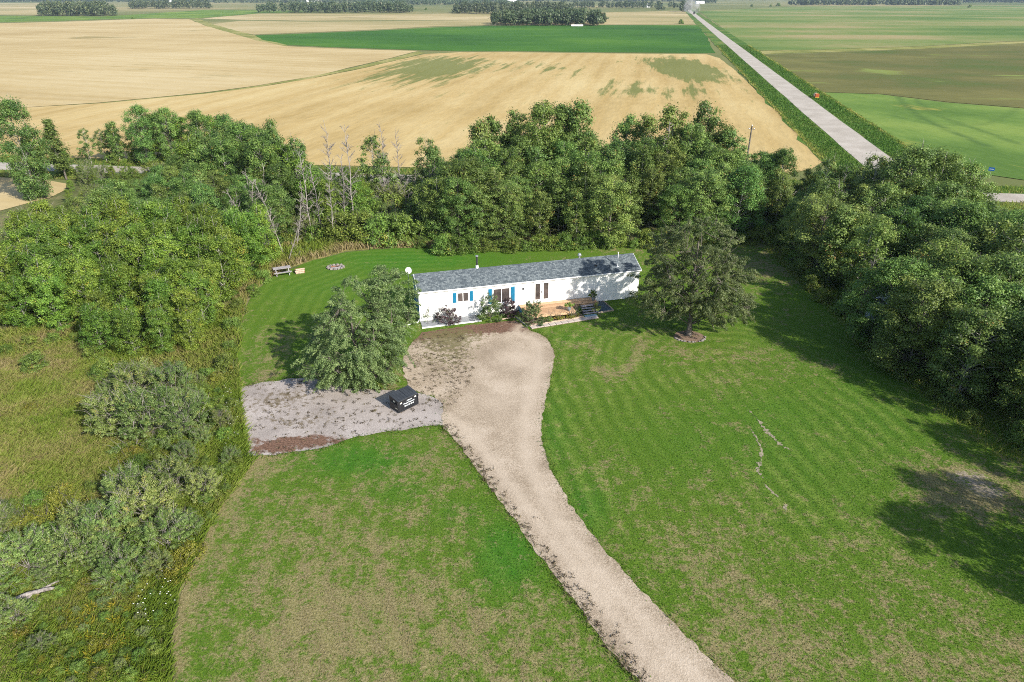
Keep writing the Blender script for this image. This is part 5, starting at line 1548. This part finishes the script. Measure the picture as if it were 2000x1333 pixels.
# ------------------------------------------------------------------ back lawn furniture
tx, ty = G(552, 536)
pt = thing('picnic_table', 'weathered grey picnic table at the edge of the back lawn by the aspens', 'table', (tx, ty, 0), R(25))
for k in range(5):
    hb = MB().box(-.9, .9, -.37 + k * .15, -.37 + k * .15 + .14, .72, .76).build('table_plank', m_greywood, pt, .006)
for s in (-1, 1):
    for k in range(2):
        MB().box(-.9, .9, s * .72 - .14 + k * .145, s * .72 + k * .145 - .005, .43, .47).build('bench_plank', m_greywood, pt, .006)
    for xx in (-.65, .65):
        mb = MB()
        mb.add([(xx - .04, s * .62, 0), (xx + .04, s * .62, 0), (xx + .04, s * .52, 0), (xx - .04, s * .52, 0), (xx - .04, s * .30, .719), (xx + .04, s * .30, .719), (xx + .04, s * .20, .719), (xx - .04, s * .20, .719)], [(0, 1, 5, 4), (1, 2, 6, 5), (2, 3, 7, 6), (3, 0, 4, 7), (4, 5, 6, 7), (3, 2, 1, 0)])
        mb.build('leg', m_greywood, pt)
for xx in (-.65, .65):
    MB().box(xx + .041, xx + .08, -.86, .86, .36, .428).build('cross_beam', m_greywood, pt)
fx, fy = G(655, 523)
fp = thing('fire_pit', 'ring of stones with ash on the back lawn', 'fire pit', (fx, fy, 0))
for k in range(13):
    a = k * 2 * math.pi / 13
    o = link('stone', stone_me, fp); s = rp.uniform(.15, .22)
    o.location = (.85 * math.cos(a), .7 * math.sin(a), .09); o.scale = (s, s * 1.1, s * .8); o.rotation_euler = (0, 0, k * 1.3)
MB().lathe([(.75, 0), (.72, .03), (.3, .08), (.02, .10)], 14).build('ash', m_greywood, fp)
for k in range(4):
    o = MB().tube([(-.45, .1 * k - .15, .10), (.45, .15 - .1 * k, .16 + .03 * k)], [.05, .045], 7).build('burnt_log', m_brownwood, fp)
sx, sy = G(586, 533)
st = thing('firewood_pile', 'low orange-brown pile of split wood beside the picnic table', 'wood pile', (sx, sy, 0), R(20))
for k in range(9):
    a = rp.uniform(-.25, .25); r_ = k // 4; c_ = k % 4
    o = MB().tube([(-.45 + rp.uniform(-.08, .08), -.3 + c_ * .2 + r_ * .1, .09 + r_ * .16), (.45 + rp.uniform(-.08, .08), -.3 + c_ * .2 + r_ * .1 + a * .2, .09 + r_ * .16)], [.10, .095], 6).build('log', m_redbrown if k % 2 else m_timber, st)
# shed in the right wood
s_ang = R(30)
shd = thing('shed', 'pale grey-blue shed half hidden among the trees of the right wood', 'shed', (34.2, 56.6, 0), s_ang)
mw = plain('shed_wall', (.42, .48, .54), .6, .3, .2, 2)
MB().box(-1.5, 1.5, -1.1, 1.1, 0, 2.0).build('wall', mw, shd, .01)
mb = MB()
mb.add([(-1.65, -1.25, 1.98), (1.65, -1.25, 1.98), (1.65, 0, 2.6), (-1.65, 0, 2.6), (1.65, 1.25, 1.98), (-1.65, 1.25, 1.98), (-1.65, -1.25, 2.03), (1.65, -1.25, 2.03), (1.65, 0, 2.65), (-1.65, 0, 2.65), (1.65, 1.25, 2.03), (-1.65, 1.25, 2.03)],
       [(6, 7, 8, 9), (9, 8, 10, 11), (0, 3, 2, 1), (3, 5, 4, 2), (0, 1, 7, 6), (4, 5, 11, 10), (0, 6, 9, 3), (3, 9, 11, 5), (1, 2, 8, 7), (2, 4, 10, 8)])
mb.build('roof', plain('shed_roof', (.62, .64, .66), .5, .4, .12, 2), shd)
dd = MB().box(-.45, .45, -1.135, -1.104, .05, 1.85).build('door', m_bluewall, shd, .005)
MB().box(.3, .36, -1.17, -1.136, .9, 1.02).build('handle', m_metal, dd)
# utility pole
ux, uh = top_at(1469, 246, 108)
up_ = thing('utility_pole', 'wooden utility pole by the cross road behind the house grove', 'pole', (ux, 108, 0), R(-8))
MB().cyl(0, 0, 0, uh, .15, .10, 10).build('post', m_bark_grey, up_)
MB().box(-.45, .45, -.05, .05, uh - .55, uh - .45).build('cross_arm', m_bark_grey, up_)
for xx in (-.4, 0, .4):
    MB().lathe([(.05, 0), (.06, .05), (.03, .12)], 8, (xx, 0, uh - .45 if xx else uh)).build('insulator', m_metal, up_)
# blue road sign
bx, by = G(1932, 346)
sg = thing('road_sign', 'small blue sign on a post beside the cross road at right', 'sign', (bx, by, .05), R(-35))
MB().cyl(0, 0, 0, 1.5, .035, .035, 8).build('post', m_metal, sg)
MB().box(-.42, .42, -.06, -.037, .95, 1.5).build('panel', m_signblue, sg, .006)
MB().box(-.3, .3, -.066, -.0615, 1.17, 1.27).build('pale_bar', m_letter, sg)
# small orange implement in the right verge
ix, iy = G(1594, 192)
im = thing('verge_implement', 'small orange and yellow frame with a grey round end beside the long road', 'farm implement', (ix, iy, .05), math.atan2(rd[1], rd[0]))
for k in range(4):
    MB().box(-1.1 + k * .42, -.78 + k * .42, -.5, .5, .35, 1.15).build('orange_box', m_orange if k < 3 else m_yellow, im, .03)
MB().box(-1.2, .7, -.55, .55, .22, .345).build('frame', m_yellow, im)
o = MB().lathe([(.5, 0), (.62, .05), (.62, .5), (.5, .55)], 14).build('grey_drum', m_stone, im); o.matrix_basis = Matrix.Translation((1.25, 0, .62)) @ Matrix.Rotation(R(90), 4, 'Y')
for yy in (-.62, .62):
    o = MB().lathe([(.16, 0), (.26, .02), (.26, .12), (.16, .14)], 12).build('wheel', m_black, im); o.matrix_basis = Matrix.Translation((-.3, yy + (.07 if yy < 0 else -.07), .26)) @ Matrix.Rotation(R(90), 4, 'X')
# dead log and brush at lower left
for px, py, a, lb in [(70, 1165, .5, 'weathered brown log half buried in grass at lower left'), (95, 1150, .9, 'thin brown branch beside the log at lower left')]:
    x, y = G(px, py)
    o = MB().tube([(-1.1, 0, .16), (-.3, .08, .22), (.5, .02, .2), (1.2, -.1, .14)], [.13, .12, .10, .05], 8).build('fallen_log', m_dead, None, smooth_=True)
    o.location = (x, y, 0); o.rotation_euler = (0, 0, a)
    if 'thin' in lb: o.scale = (.9, .6, .6)
    tag(o, lb, 'log')

# ------------------------------------------------------------------ tall grass, lawn blades, weeds
def blades(name, P, h, w, lean, tint, mat, rng, wind=(0, 0), kind='stuff'):
    """Three-sided blades at points P (N,2): one bent triangle pair each."""
    N = len(P)
    a = rng.uniform(0, 6.283, N)
    d = np.stack([np.cos(a), np.sin(a)], 1)
    ln = rng.normal(size=(N, 2)) * (lean * h)[:, None] + np.array(wind) * h[:, None]
    z0 = np.zeros(N) - .01
    v0 = np.column_stack([P - d * w[:, None] / 2, z0]); v1 = np.column_stack([P + d * w[:, None] / 2, z0])
    v2 = np.column_stack([P + d * w[:, None] * .4 + ln * .4, h * .6]); v3 = np.column_stack([P + ln, h])
    V = np.stack([v0, v1, v2, v3], 1).reshape(-1, 3)
    F = np.arange(N * 4).reshape(-1, 4)
    me = mesh_np(name, V, F, mat)
    attr(me, 'tint', np.repeat(tint, 4))
    o = link(name, me)
    o['kind'] = kind
    return o


def rand_in(poly, n, rng):
    poly = np.array(poly); lo, hi = poly.min(0), poly.max(0)
    out = []
    while sum(len(q) for q in out) < n:
        c = rng.uniform(lo, hi, (n * 2, 2)); out.append(c[inside(c, poly)])
    return np.concatenate(out)[:n]


m_tall = blade_mat('tall_grass', [(.05, (.115, .185, .020)), (.25, (.190, .270, .034)), (.45, (.250, .280, .062)), (.65, (.310, .265, .110)), (.92, (.42, .33, .20))], .45)
m_short = blade_mat('lawn_blades', [(.05, (.032, .092, .008)), (.3, (.070, .140, .014)), (.5, (.122, .172, .027)), (.7, (.19, .178, .062)), (.92, (.32, .265, .15))])
rng = np.random.default_rng(15)
# meadow
P = rand_in(gp([(-150, 760), (0, 690), (150, 655), (205, 690), (300, 735), (420, 755), (466, 745), (468, 768), (480, 850), (486, 893), (500, 897), (434, 990), (384, 1080), (348, 1160), (335, 1250), (338, 1340), (-60, 1340), (-120, 1000)]), 170000, rng)
q = fbm(P[:, 0] * .25, P[:, 1] * .25, 61, 3) + .5 * (fbm(P[:, 0] * 1.4, P[:, 1] * 1.4, 62, 3) - .5)
right = smooth(-21.5, -18.5, P[:, 0] + .28 * (P[:, 1] - 30))
tint = np.clip(-.08 + .9 * q - .20 * right + rng.normal(size=len(P)) * .08 - .22 * smooth(29, 24, P[:, 1]), 0, 1)
hh = (.12 + .26 * fbm(P[:, 0] * .5, P[:, 1] * .5, 63, 3) + .08 * right) * rng.uniform(.6, 1.3, len(P))
tag(blades('tall_grass', P, hh, rng.uniform(.014, .034, len(P)) * (.65 + .35 * smooth(22, 34, P[:, 1])), np.full(len(P), .55), tint, m_tall, rng, (.12, .18)), 'long green and straw-coloured grass of the rough meadow at left', 'grass')
# strip behind the back lawn
P = rand_in(gp([(-60, 660), (150, 620), (300, 660), (440, 600), (476, 600), (470, 640), (464, 700), (470, 752), (466, 770), (300, 752), (205, 705), (150, 668), (0, 705)]), 26000, rng)
tag(blades('tall_grass', P, rng.uniform(.2, .6, len(P)), rng.uniform(.03, .06, len(P)), np.full(len(P), .4), np.clip(fbm(P[:, 0] * .4, P[:, 1] * .4, 68, 3) - .08, 0, 1), m_tall, rng), 'uncut grass round the feet of the young aspens', 'grass')
P = rand_in(brush_poly, 26000, rng)
q = fbm(P[:, 0] * .3, P[:, 1] * .3, 71, 3) + .4 * (fbm(P[:, 0] * 1.6, P[:, 1] * 1.6, 72, 3) - .5)
edge_dry = np.exp(-(poly_dist(P[:, 0], P[:, 1], [G(520, 546), G(610, 508), G(680, 490), G(760, 484), G(860, 483)]) / 1.2) ** 2)
tag(blades('tall_grass', P, rng.uniform(.35, .95, len(P)), rng.uniform(.04, .09, len(P)), np.full(len(P), .3), np.clip(q - .12 + .45 * edge_dry, 0, 1), m_tall, rng), 'tall uncut grass and weeds behind the back lawn', 'grass')
# mown lawn blades, denser near the camera
la = np.array(lawn_poly)
P = rng.uniform((-22, 16.5), (31, 60), (330000, 2))
P = P[rng.uniform(size=len(P)) < np.clip(1.25 - (P[:, 1] - 18) / 42, .12, 1)]
P = P[inside(P, la) & ~inside(P, drive_poly) & ~inside(P, pad_poly)]
A = lawn_attrs(P[:, 0], P[:, 1])
tint = np.clip(A['dry'] * .85 + .9 * (fbm(P[:, 0] * 1.3, P[:, 1] * 1.3, 81, 4) - .5) + .12 * (A['stripe'] - .5 * A['mowamt']) - .3 * A['lush'] + .04, 0, 1)
P_ok = A['soil'] < .4
P, tint = P[P_ok], tint[P_ok]
tag(blades('lawn_grass', P, rng.uniform(.025, .065, len(P)), rng.uniform(.02, .05, len(P)), np.full(len(P), .5), tint, m_short, rng), 'short mown grass blades of the lawn', 'grass')
# ragged grass along drive and pad edges, dark weed tufts on the gravel
E_ = np.concatenate([np.array(list(drive_l) + list(drive_r)), pad_poly])
base = E_[rng.integers(0, len(E_), 9000)] + rng.normal(size=(9000, 2)) * .20
P1 = base[~(inside(base, drive_poly) | inside(base, pad_poly)) | (rng.uniform(size=len(base)) < .25)]
tag(blades('edge_grass', P1, rng.uniform(.05, .14, len(P1)), rng.uniform(.02, .05, len(P1)), np.full(len(P1), .5), rng.uniform(.1, .6, len(P1)), m_short, rng), 'ragged grass fringing the driveway edges', 'grass')
dl = np.array(drive_l)
cl = dl[rng.integers(0, len(dl), 260)] + np.column_stack([np.abs(rng.normal(size=260)) * .40, rng.normal(size=260) * .25])
ex = np.concatenate([rand_in(gp([(800, 762), (790, 700), (815, 655), (900, 650), (930, 720), (900, 790), (866, 800)]), 260, rng), rand_in(pad_poly, 230, rng)])
cl = np.concatenate([cl, ex])
idx = np.repeat(np.arange(len(cl)), 16)
P = cl[idx] + rng.normal(size=(len(idx), 2)) * (.05 + .05 * rng.uniform(size=len(cl)))[idx][:, None]
tw = np.repeat(rng.uniform(.05, .75, len(cl)), 16)
m_debris = blade_mat('dry_weeds', [(.1, (.045, .032, .022)), (.5, (.10, .080, .045)), (.9, (.16, .14, .06))], .1)
tag(blades('weed_tufts', P, rng.uniform(.03, .12, len(P)), rng.uniform(.025, .05, len(P)), np.full(len(P), .8), tw, m_debris, rng), 'dark weed tufts sprouting through the gravel', 'weeds')
# verge and field-edge grass by the cross road, forest floor litter
P = rand_in([(31, 36), (36, 33), (44, 36), (33, 60), (31, 78), (29.5, 76), (29.8, 50)], 9000, rng)
tag(blades('wood_edge_grass', P, rng.uniform(.15, .5, len(P)), rng.uniform(.03, .07, len(P)), np.full(len(P), .4), rng.uniform(.1, .55, len(P)), m_tall, rng), 'unmown grass under the edge of the right-hand wood', 'grass')
m_verge_blade = blade_mat('verge_blades', [(.05, (.045, .120, .012)), (.35, (.085, .170, .022)), (.55, (.17, .215, .035)), (.8, (.34, .31, .08))], .35)
rr_ = rng.uniform(0, 1, 46000) ** 2
al = -30 + 330 * rr_
sd_ = np.where(rng.uniform(size=46000) < .5, -1.0, 1.0)
of = sd_ * rng.uniform(3.6, 9.6, 46000)
P = ra[None, :] + rd[None, :] * al[:, None] + rn[None, :] * of[:, None]
fr = np.exp(-((np.abs(of) - 9.3) / .9) ** 2)
tn = np.clip(-.05 + .45 * fbm(P[:, 0] * .15, P[:, 1] * .15, 91, 3) + .75 * fr * fbm(P[:, 0] * .3, P[:, 1] * .3, 92, 2) * (1.4 if True else 1), 0, 1)
kp = P[:, 1] > cross_y(P[:, 0]) + 3
P, tn = P[kp], tn[kp]
tag(blades('verge_grass', P, rng.uniform(.15, .45, len(P)), rng.uniform(.10, .26, len(P)) * (.6 + P[:, 1] / 300), np.full(len(P), .6), tn, m_verge_blade, rng), 'rough green grass and yellow weeds along both verges of the long road', 'grass')
xx_ = rng.uniform(-100, 95, 26000)
P = np.column_stack([xx_, cross_y(xx_) + np.where(rng.uniform(size=26000) < .5, -1, 1) * rng.uniform(2.6, 7.2, 26000)])
tag(blades('verge_grass', P, rng.uniform(.2, .55, len(P)), rng.uniform(.06, .16, len(P)), np.full(len(P), .5), np.clip(fbm(P[:, 0] * .2, P[:, 1] * .2, 93, 3) - .1, 0, 1), m_tall, rng), 'rough grass along both verges of the cross road', 'grass')
# white and yellow flower heads in the meadow
FV = []; FF = []
c_ = np.concatenate([rand_in(gp([(330, 1100), (350, 1180), (290, 1250), (250, 1180)]), 26, rng), rand_in(gp([(440, 760), (470, 790), (475, 860), (440, 880)]), 22, rng), rand_in(gp([(560, 515), (620, 500), (600, 490), (560, 500)]), 40, rng)])
for p in c_:
    z = rng.uniform(.35, .8)
    o = len(FV)
    FV += [(p[0] + .036 * math.cos(a), p[1] + .036 * math.sin(a), z + .01 * k) for k, a in enumerate(np.arange(5) * 1.257)] + [(p[0], p[1], z + .05)]
    FF += [(o + i, o + (i + 1) % 5, o + 5) for i in range(5)]
fl = link('meadow_flowers', mesh_np('meadow_flowers', FV, FF, plain('white_petals', (.75, .75, .68), .7, .2, .05, 9)))
tag(fl, 'small white flower heads in the long grass', 'flowers', kind='stuff')
P = rand_in(gp([(120, 1190), (290, 1170), (270, 1290), (110, 1333)]), 900, rng)
m_gold = blade_mat('goldenrod', [(.1, (.10, .12, .012)), (.5, (.26, .23, .02)), (.9, (.42, .34, .05))])
P = P[rng.integers(0, 60, 900)] + rng.normal(size=(900, 2)) * .09
tag(blades('goldenrod', P, rng.uniform(.2, .4, len(P)), rng.uniform(.02, .04, len(P)), np.full(len(P), .35), rng.uniform(.1, .8, len(P)), m_gold, rng), 'yellow goldenrod heads at lower left', 'weeds')

# ------------------------------------------------------------------ far woods and farmsteads
def wood(label, x0, x1, yb, hpx, depth, n, seed, slope_=0.0, wide=1.0, nl=18):
    """Distant wood: many small trees (trunk, blobby leafy crown) that read as one mass."""
    rng = np.random.default_rng(seed)
    C = []; RC = []; tub = []
    for k in range(n):
        px = rng.uniform(x0, x1)
        bx_, by_ = G(px, yb + slope_ * (px - x0))
        y_ = by_ + rng.uniform(0, depth); x_ = bx_ * y_ / by_
        h = hpx * math.hypot(by_, CAM_H) / F_PX * rng.uniform(.7, 1.1) * (.75 if abs(px - (x0 + x1) / 2) > .44 * (x1 - x0) else 1)
        rr = h * rng.uniform(.17, .26) * wide
        m = 9
        for j in range(m):
            t = (j + .5) / m
            C.append((x_ + rng.normal() * rr * .45, y_ + rng.normal() * rr * .45, h * (.22 + .74 * t))); RC.append(rr * (1.05 - .5 * abs(t - .45)))
        tub.append(tube_arr(np.array([(x_, y_, 0), (x_, y_, h * .6)]), [h * .02, h * .008], 3))
    C = np.array(C); RC = np.array(RC)
    leaf = float(np.mean(RC)) * .85
    root = link('distant_wood', leaf_mesh('distant_wood', rng, C, RC, nl, leaf * (.85 if nl > 12 else 1.25), m_leaf['far'], up=.6, asp=.8))
    tag(root, label, 'wood', kind='stuff')
    t_ = link('trunks', join_tubes('far_trunks', tub, m_bark_grey), root); t_['kind'] = 'stuff'
    return root


wood('oval copse of grey-green trees at the far side of the green field', 962, 1182, 51, 25, 75, 170, 1)
wood('dark wood standing on the far left field', 78, 226, 32, 22, 90, 90, 2)
wood('low wood behind the far left meadow', 254, 416, 18, 14, 120, 90, 3)
wood('long wood beyond the pale grain strip', 505, 806, 26, 17, 110, 160, 4)
wood('dense wood behind the oval copse', 888, 1115, 28, 18, 150, 150, 5)
wood('thin far tree belt above the tan field', 1110, 1330, 17, 11, 120, 90, 6)
wood('round tree clump left of the road crest', 1328, 1348, 24, 17, 25, 9, 7)
wood('small tree clump in the far tan field', 1280, 1300, 21, 8, 30, 9, 8)
wood('long blue-green wood on the right horizon', 1538, 1872, 11, 10, 160, 240, 9, 0, 1.3, 10)
wood('farthest wood at the right end of the horizon', 1870, 2150, 6, 7, 260, 200, 10, 0, 1.5, 9)
wood('farthest wood at the left end of the horizon', -120, 400, 5, 8, 400, 300, 11, 0, 1.4, 9)
wood('farthest wood at the middle of the horizon', 400, 900, 7, 8, 400, 260, 12, 0, 1.4, 9)
wood('farthest wood behind the road crest', 880, 1400, 4.5, 8, 500, 280, 13, 0, 1.4, 9)
wood('unbroken tree line along the left horizon', -150, 700, 2.0, 7, 700, 420, 16, 0, 1.7, 8)
wood('unbroken tree line along the middle horizon', 650, 1335, 1.5, 7, 700, 380, 17, 0, 1.7, 8)
wood('unbroken tree line along the right horizon', 1375, 2150, 1.5, 6, 700, 400, 18, 0, 1.7, 8)
wood('wood at the right of the road crest', 1360, 1400, 7, 8, 100, 30, 14)
wood('dark wood behind the left horizon farm', 690, 1010, 10.5, 8, 200, 190, 15, 0, 1.3, 10)
for i, (px, py, h, lb) in enumerate([(1468, 13.5, 4, 'first lone bush on the far right field'), (1505, 13.5, 4, 'second lone bush on the far right field'), (1520, 12.5, 6, 'taller lone bush beside the right horizon wood'), (1893, 15.5, 5, 'lone bush on the field at far right'), (259, 38, 4, 'lone dark bush on the far edge of the left grain field'), (1330, 47, 8, 'bare lone tree beside the long road'), (832, 20, 4, 'lone bush beyond the long wood'), (1362, 23, 5, 'dark bush right of the road crest')]):
    x, y = G(px, py)
    plant('lone_bush', 'bush', x, y, h * math.hypot(y, CAM_H) / F_PX, lb, 'bush')


def barn(px, py, w, d_, h, label, wm, rm, rz=.1):
    x, y = G(px, py)
    r_ = thing('farm_building', label, 'building', (x, y, 0), rz)
    MB().box(-w / 2, w / 2, 0, d_, 0, h).build('wall', wm, r_)
    mb = MB()
    mb.add([(-w / 2 - .4, -.4, h), (w / 2 + .4, -.4, h), (w / 2 + .4, d_ / 2, h * 1.5), (-w / 2 - .4, d_ / 2, h * 1.5), (w / 2 + .4, d_ + .4, h), (-w / 2 - .4, d_ + .4, h)], [(0, 1, 2, 3), (3, 2, 4, 5), (0, 3, 5), (1, 4, 2), (0, 5, 4, 1)])
    mb.build('roof', rm, r_)
    MB().box(-w * .18, w * .02, -.12, -.02, 0, h * .8).build('door', m_greywood, r_)
    return r_


m_farwhite = plain('far_white', (.80, .80, .80), .5)
m_farroof = plain('far_roof', (.66, .68, .72), .5)
barn(598, 4.0, 42, 22, 7, 'long white farm building on the left horizon', m_farwhite, m_farwhite, .05)
barn(622, 4.0, 34, 22, 6, 'shorter white farm building right of the long one', m_farwhite, m_farroof, .05)
barn(330, 4.5, 16, 12, 6, 'small white farmhouse among far trees at left', m_farwhite, m_farroof)
barn(1000, 5.0, 30, 14, 5, 'white farm shed on the middle horizon', m_farwhite, m_farwhite)
barn(1368, 8.0, 24, 14, 5, 'white building right of the road crest', m_farwhite, m_farwhite)
for k, px in enumerate((1264, 1268)):
    x, y = G(px, 15)
    b_ = thing('grain_bin', ['left white grain bin of a pair on the far belt', 'right white grain bin of a pair on the far belt'][k], 'grain bin', (x, y, 0))
    MB().cyl(0, 0, 0, 6.5, 2.6, 2.6, 16).build('wall', m_farwhite, b_)
    MB().lathe([(2.75, 0), (.4, 1.5), (.4, 1.8)], 16, (0, 0, 6.5)).build('roof', m_farroof, b_)
for k in range(7):
    x, y = G(1117.5 + k * 3.2, 52.3)
    o = MB().lathe([(.05, -.85), (.75, -.85), (.8, -.7), (.8, .7), (.75, .85), (.05, .85)], 14).build('wrapped_bale', m_farwhite)
    o.location = (x, y, .8); o.rotation_euler = (0, R(90), 0)
    tag(o, 'white wrapped bale in the row before the oval copse', 'bale', 'wrapped bales before the copse')
# vehicle raising dust on the road crest
vc = rb - rd * 10
vh = thing('far_truck', 'dark truck raising dust on the far end of the long road', 'truck', (vc[0], vc[1], .08), math.atan2(rd[1], rd[0]))
MB().box(-3.2, 3.2, -1.2, 1.2, .7, 2.2).build('body', m_black, vh, .1)
MB().box(-2.9, -.6, -1.15, 1.15, 2.2, 3.6).build('cab', m_black, vh, .15)
MB().box(-2.95, -2.905, -.95, .95, 2.5, 3.3).build('windscreen', m_glass, vh)
for xx in (-2.0, 2.0):
    for yy in (-1.25, .95):
        o = MB().lathe([(.3, 0), (.55, .02), (.55, .28), (.3, .3)], 12).build('wheel', m_black, vh); o.matrix_basis = Matrix.Translation((xx, yy + .3, .56)) @ Matrix.Rotation(R(90), 4, 'X')
bm = bmesh.new()
bmesh.ops.create_icosphere(bm, subdivisions=4, radius=1)
for v in bm.verts:
    n_ = vnoise(np.array([v.co.x * 2.3 + 9]), np.array([v.co.z * 2.3 + v.co.y * 1.7]), 4)[0] - .5
    v.co *= 1 + .5 * n_
dust_me = bpy.data.meshes.new('dust'); bm.to_mesh(dust_me); bm.free()
MD = Mt('dust')
dn = MD.noise(MD.pos(obj=True), 2.2, 4, .65)
pv = MD.n('ShaderNodeVolumePrincipled')
pv.inputs['Color'].default_value = (.82, .80, .76, 1)
MD.nt.links.new(MD.math('MULTIPLY', MD.ramp(dn, [(.42, 0.0), (.7, 1.0)]), .055), pv.inputs['Density'])
MD.nt.links.new(pv.outputs[0], MD.out.inputs['Volume'])
dust_me.materials.append(MD.m)
du = link('dust_cloud', dust_me)
dc = rb + rd * 26
du.location = (dc[0] - 3, dc[1], 9.5); du.scale = (11, 30, 10)
tag(du, 'pale dust cloud behind the truck on the far road', 'dust', kind='stuff')

# ------------------------------------------------------------------ haze
hz = MB().box(-HX - 60, HX + 60, -360, HX + 60, -1.2, 31.5)
MH = Mt('haze_air')
hv = MH.n('ShaderNodeVolumePrincipled')
hv.inputs['Color'].default_value = (.62, .80, 1.0, 1)
hv.inputs['Density'].default_value = 0.00007
MH.nt.links.new(hv.outputs[0], MH.out.inputs['Volume'])
ho = hz.build('haze', MH.m)
tag(ho, kind='stuff')
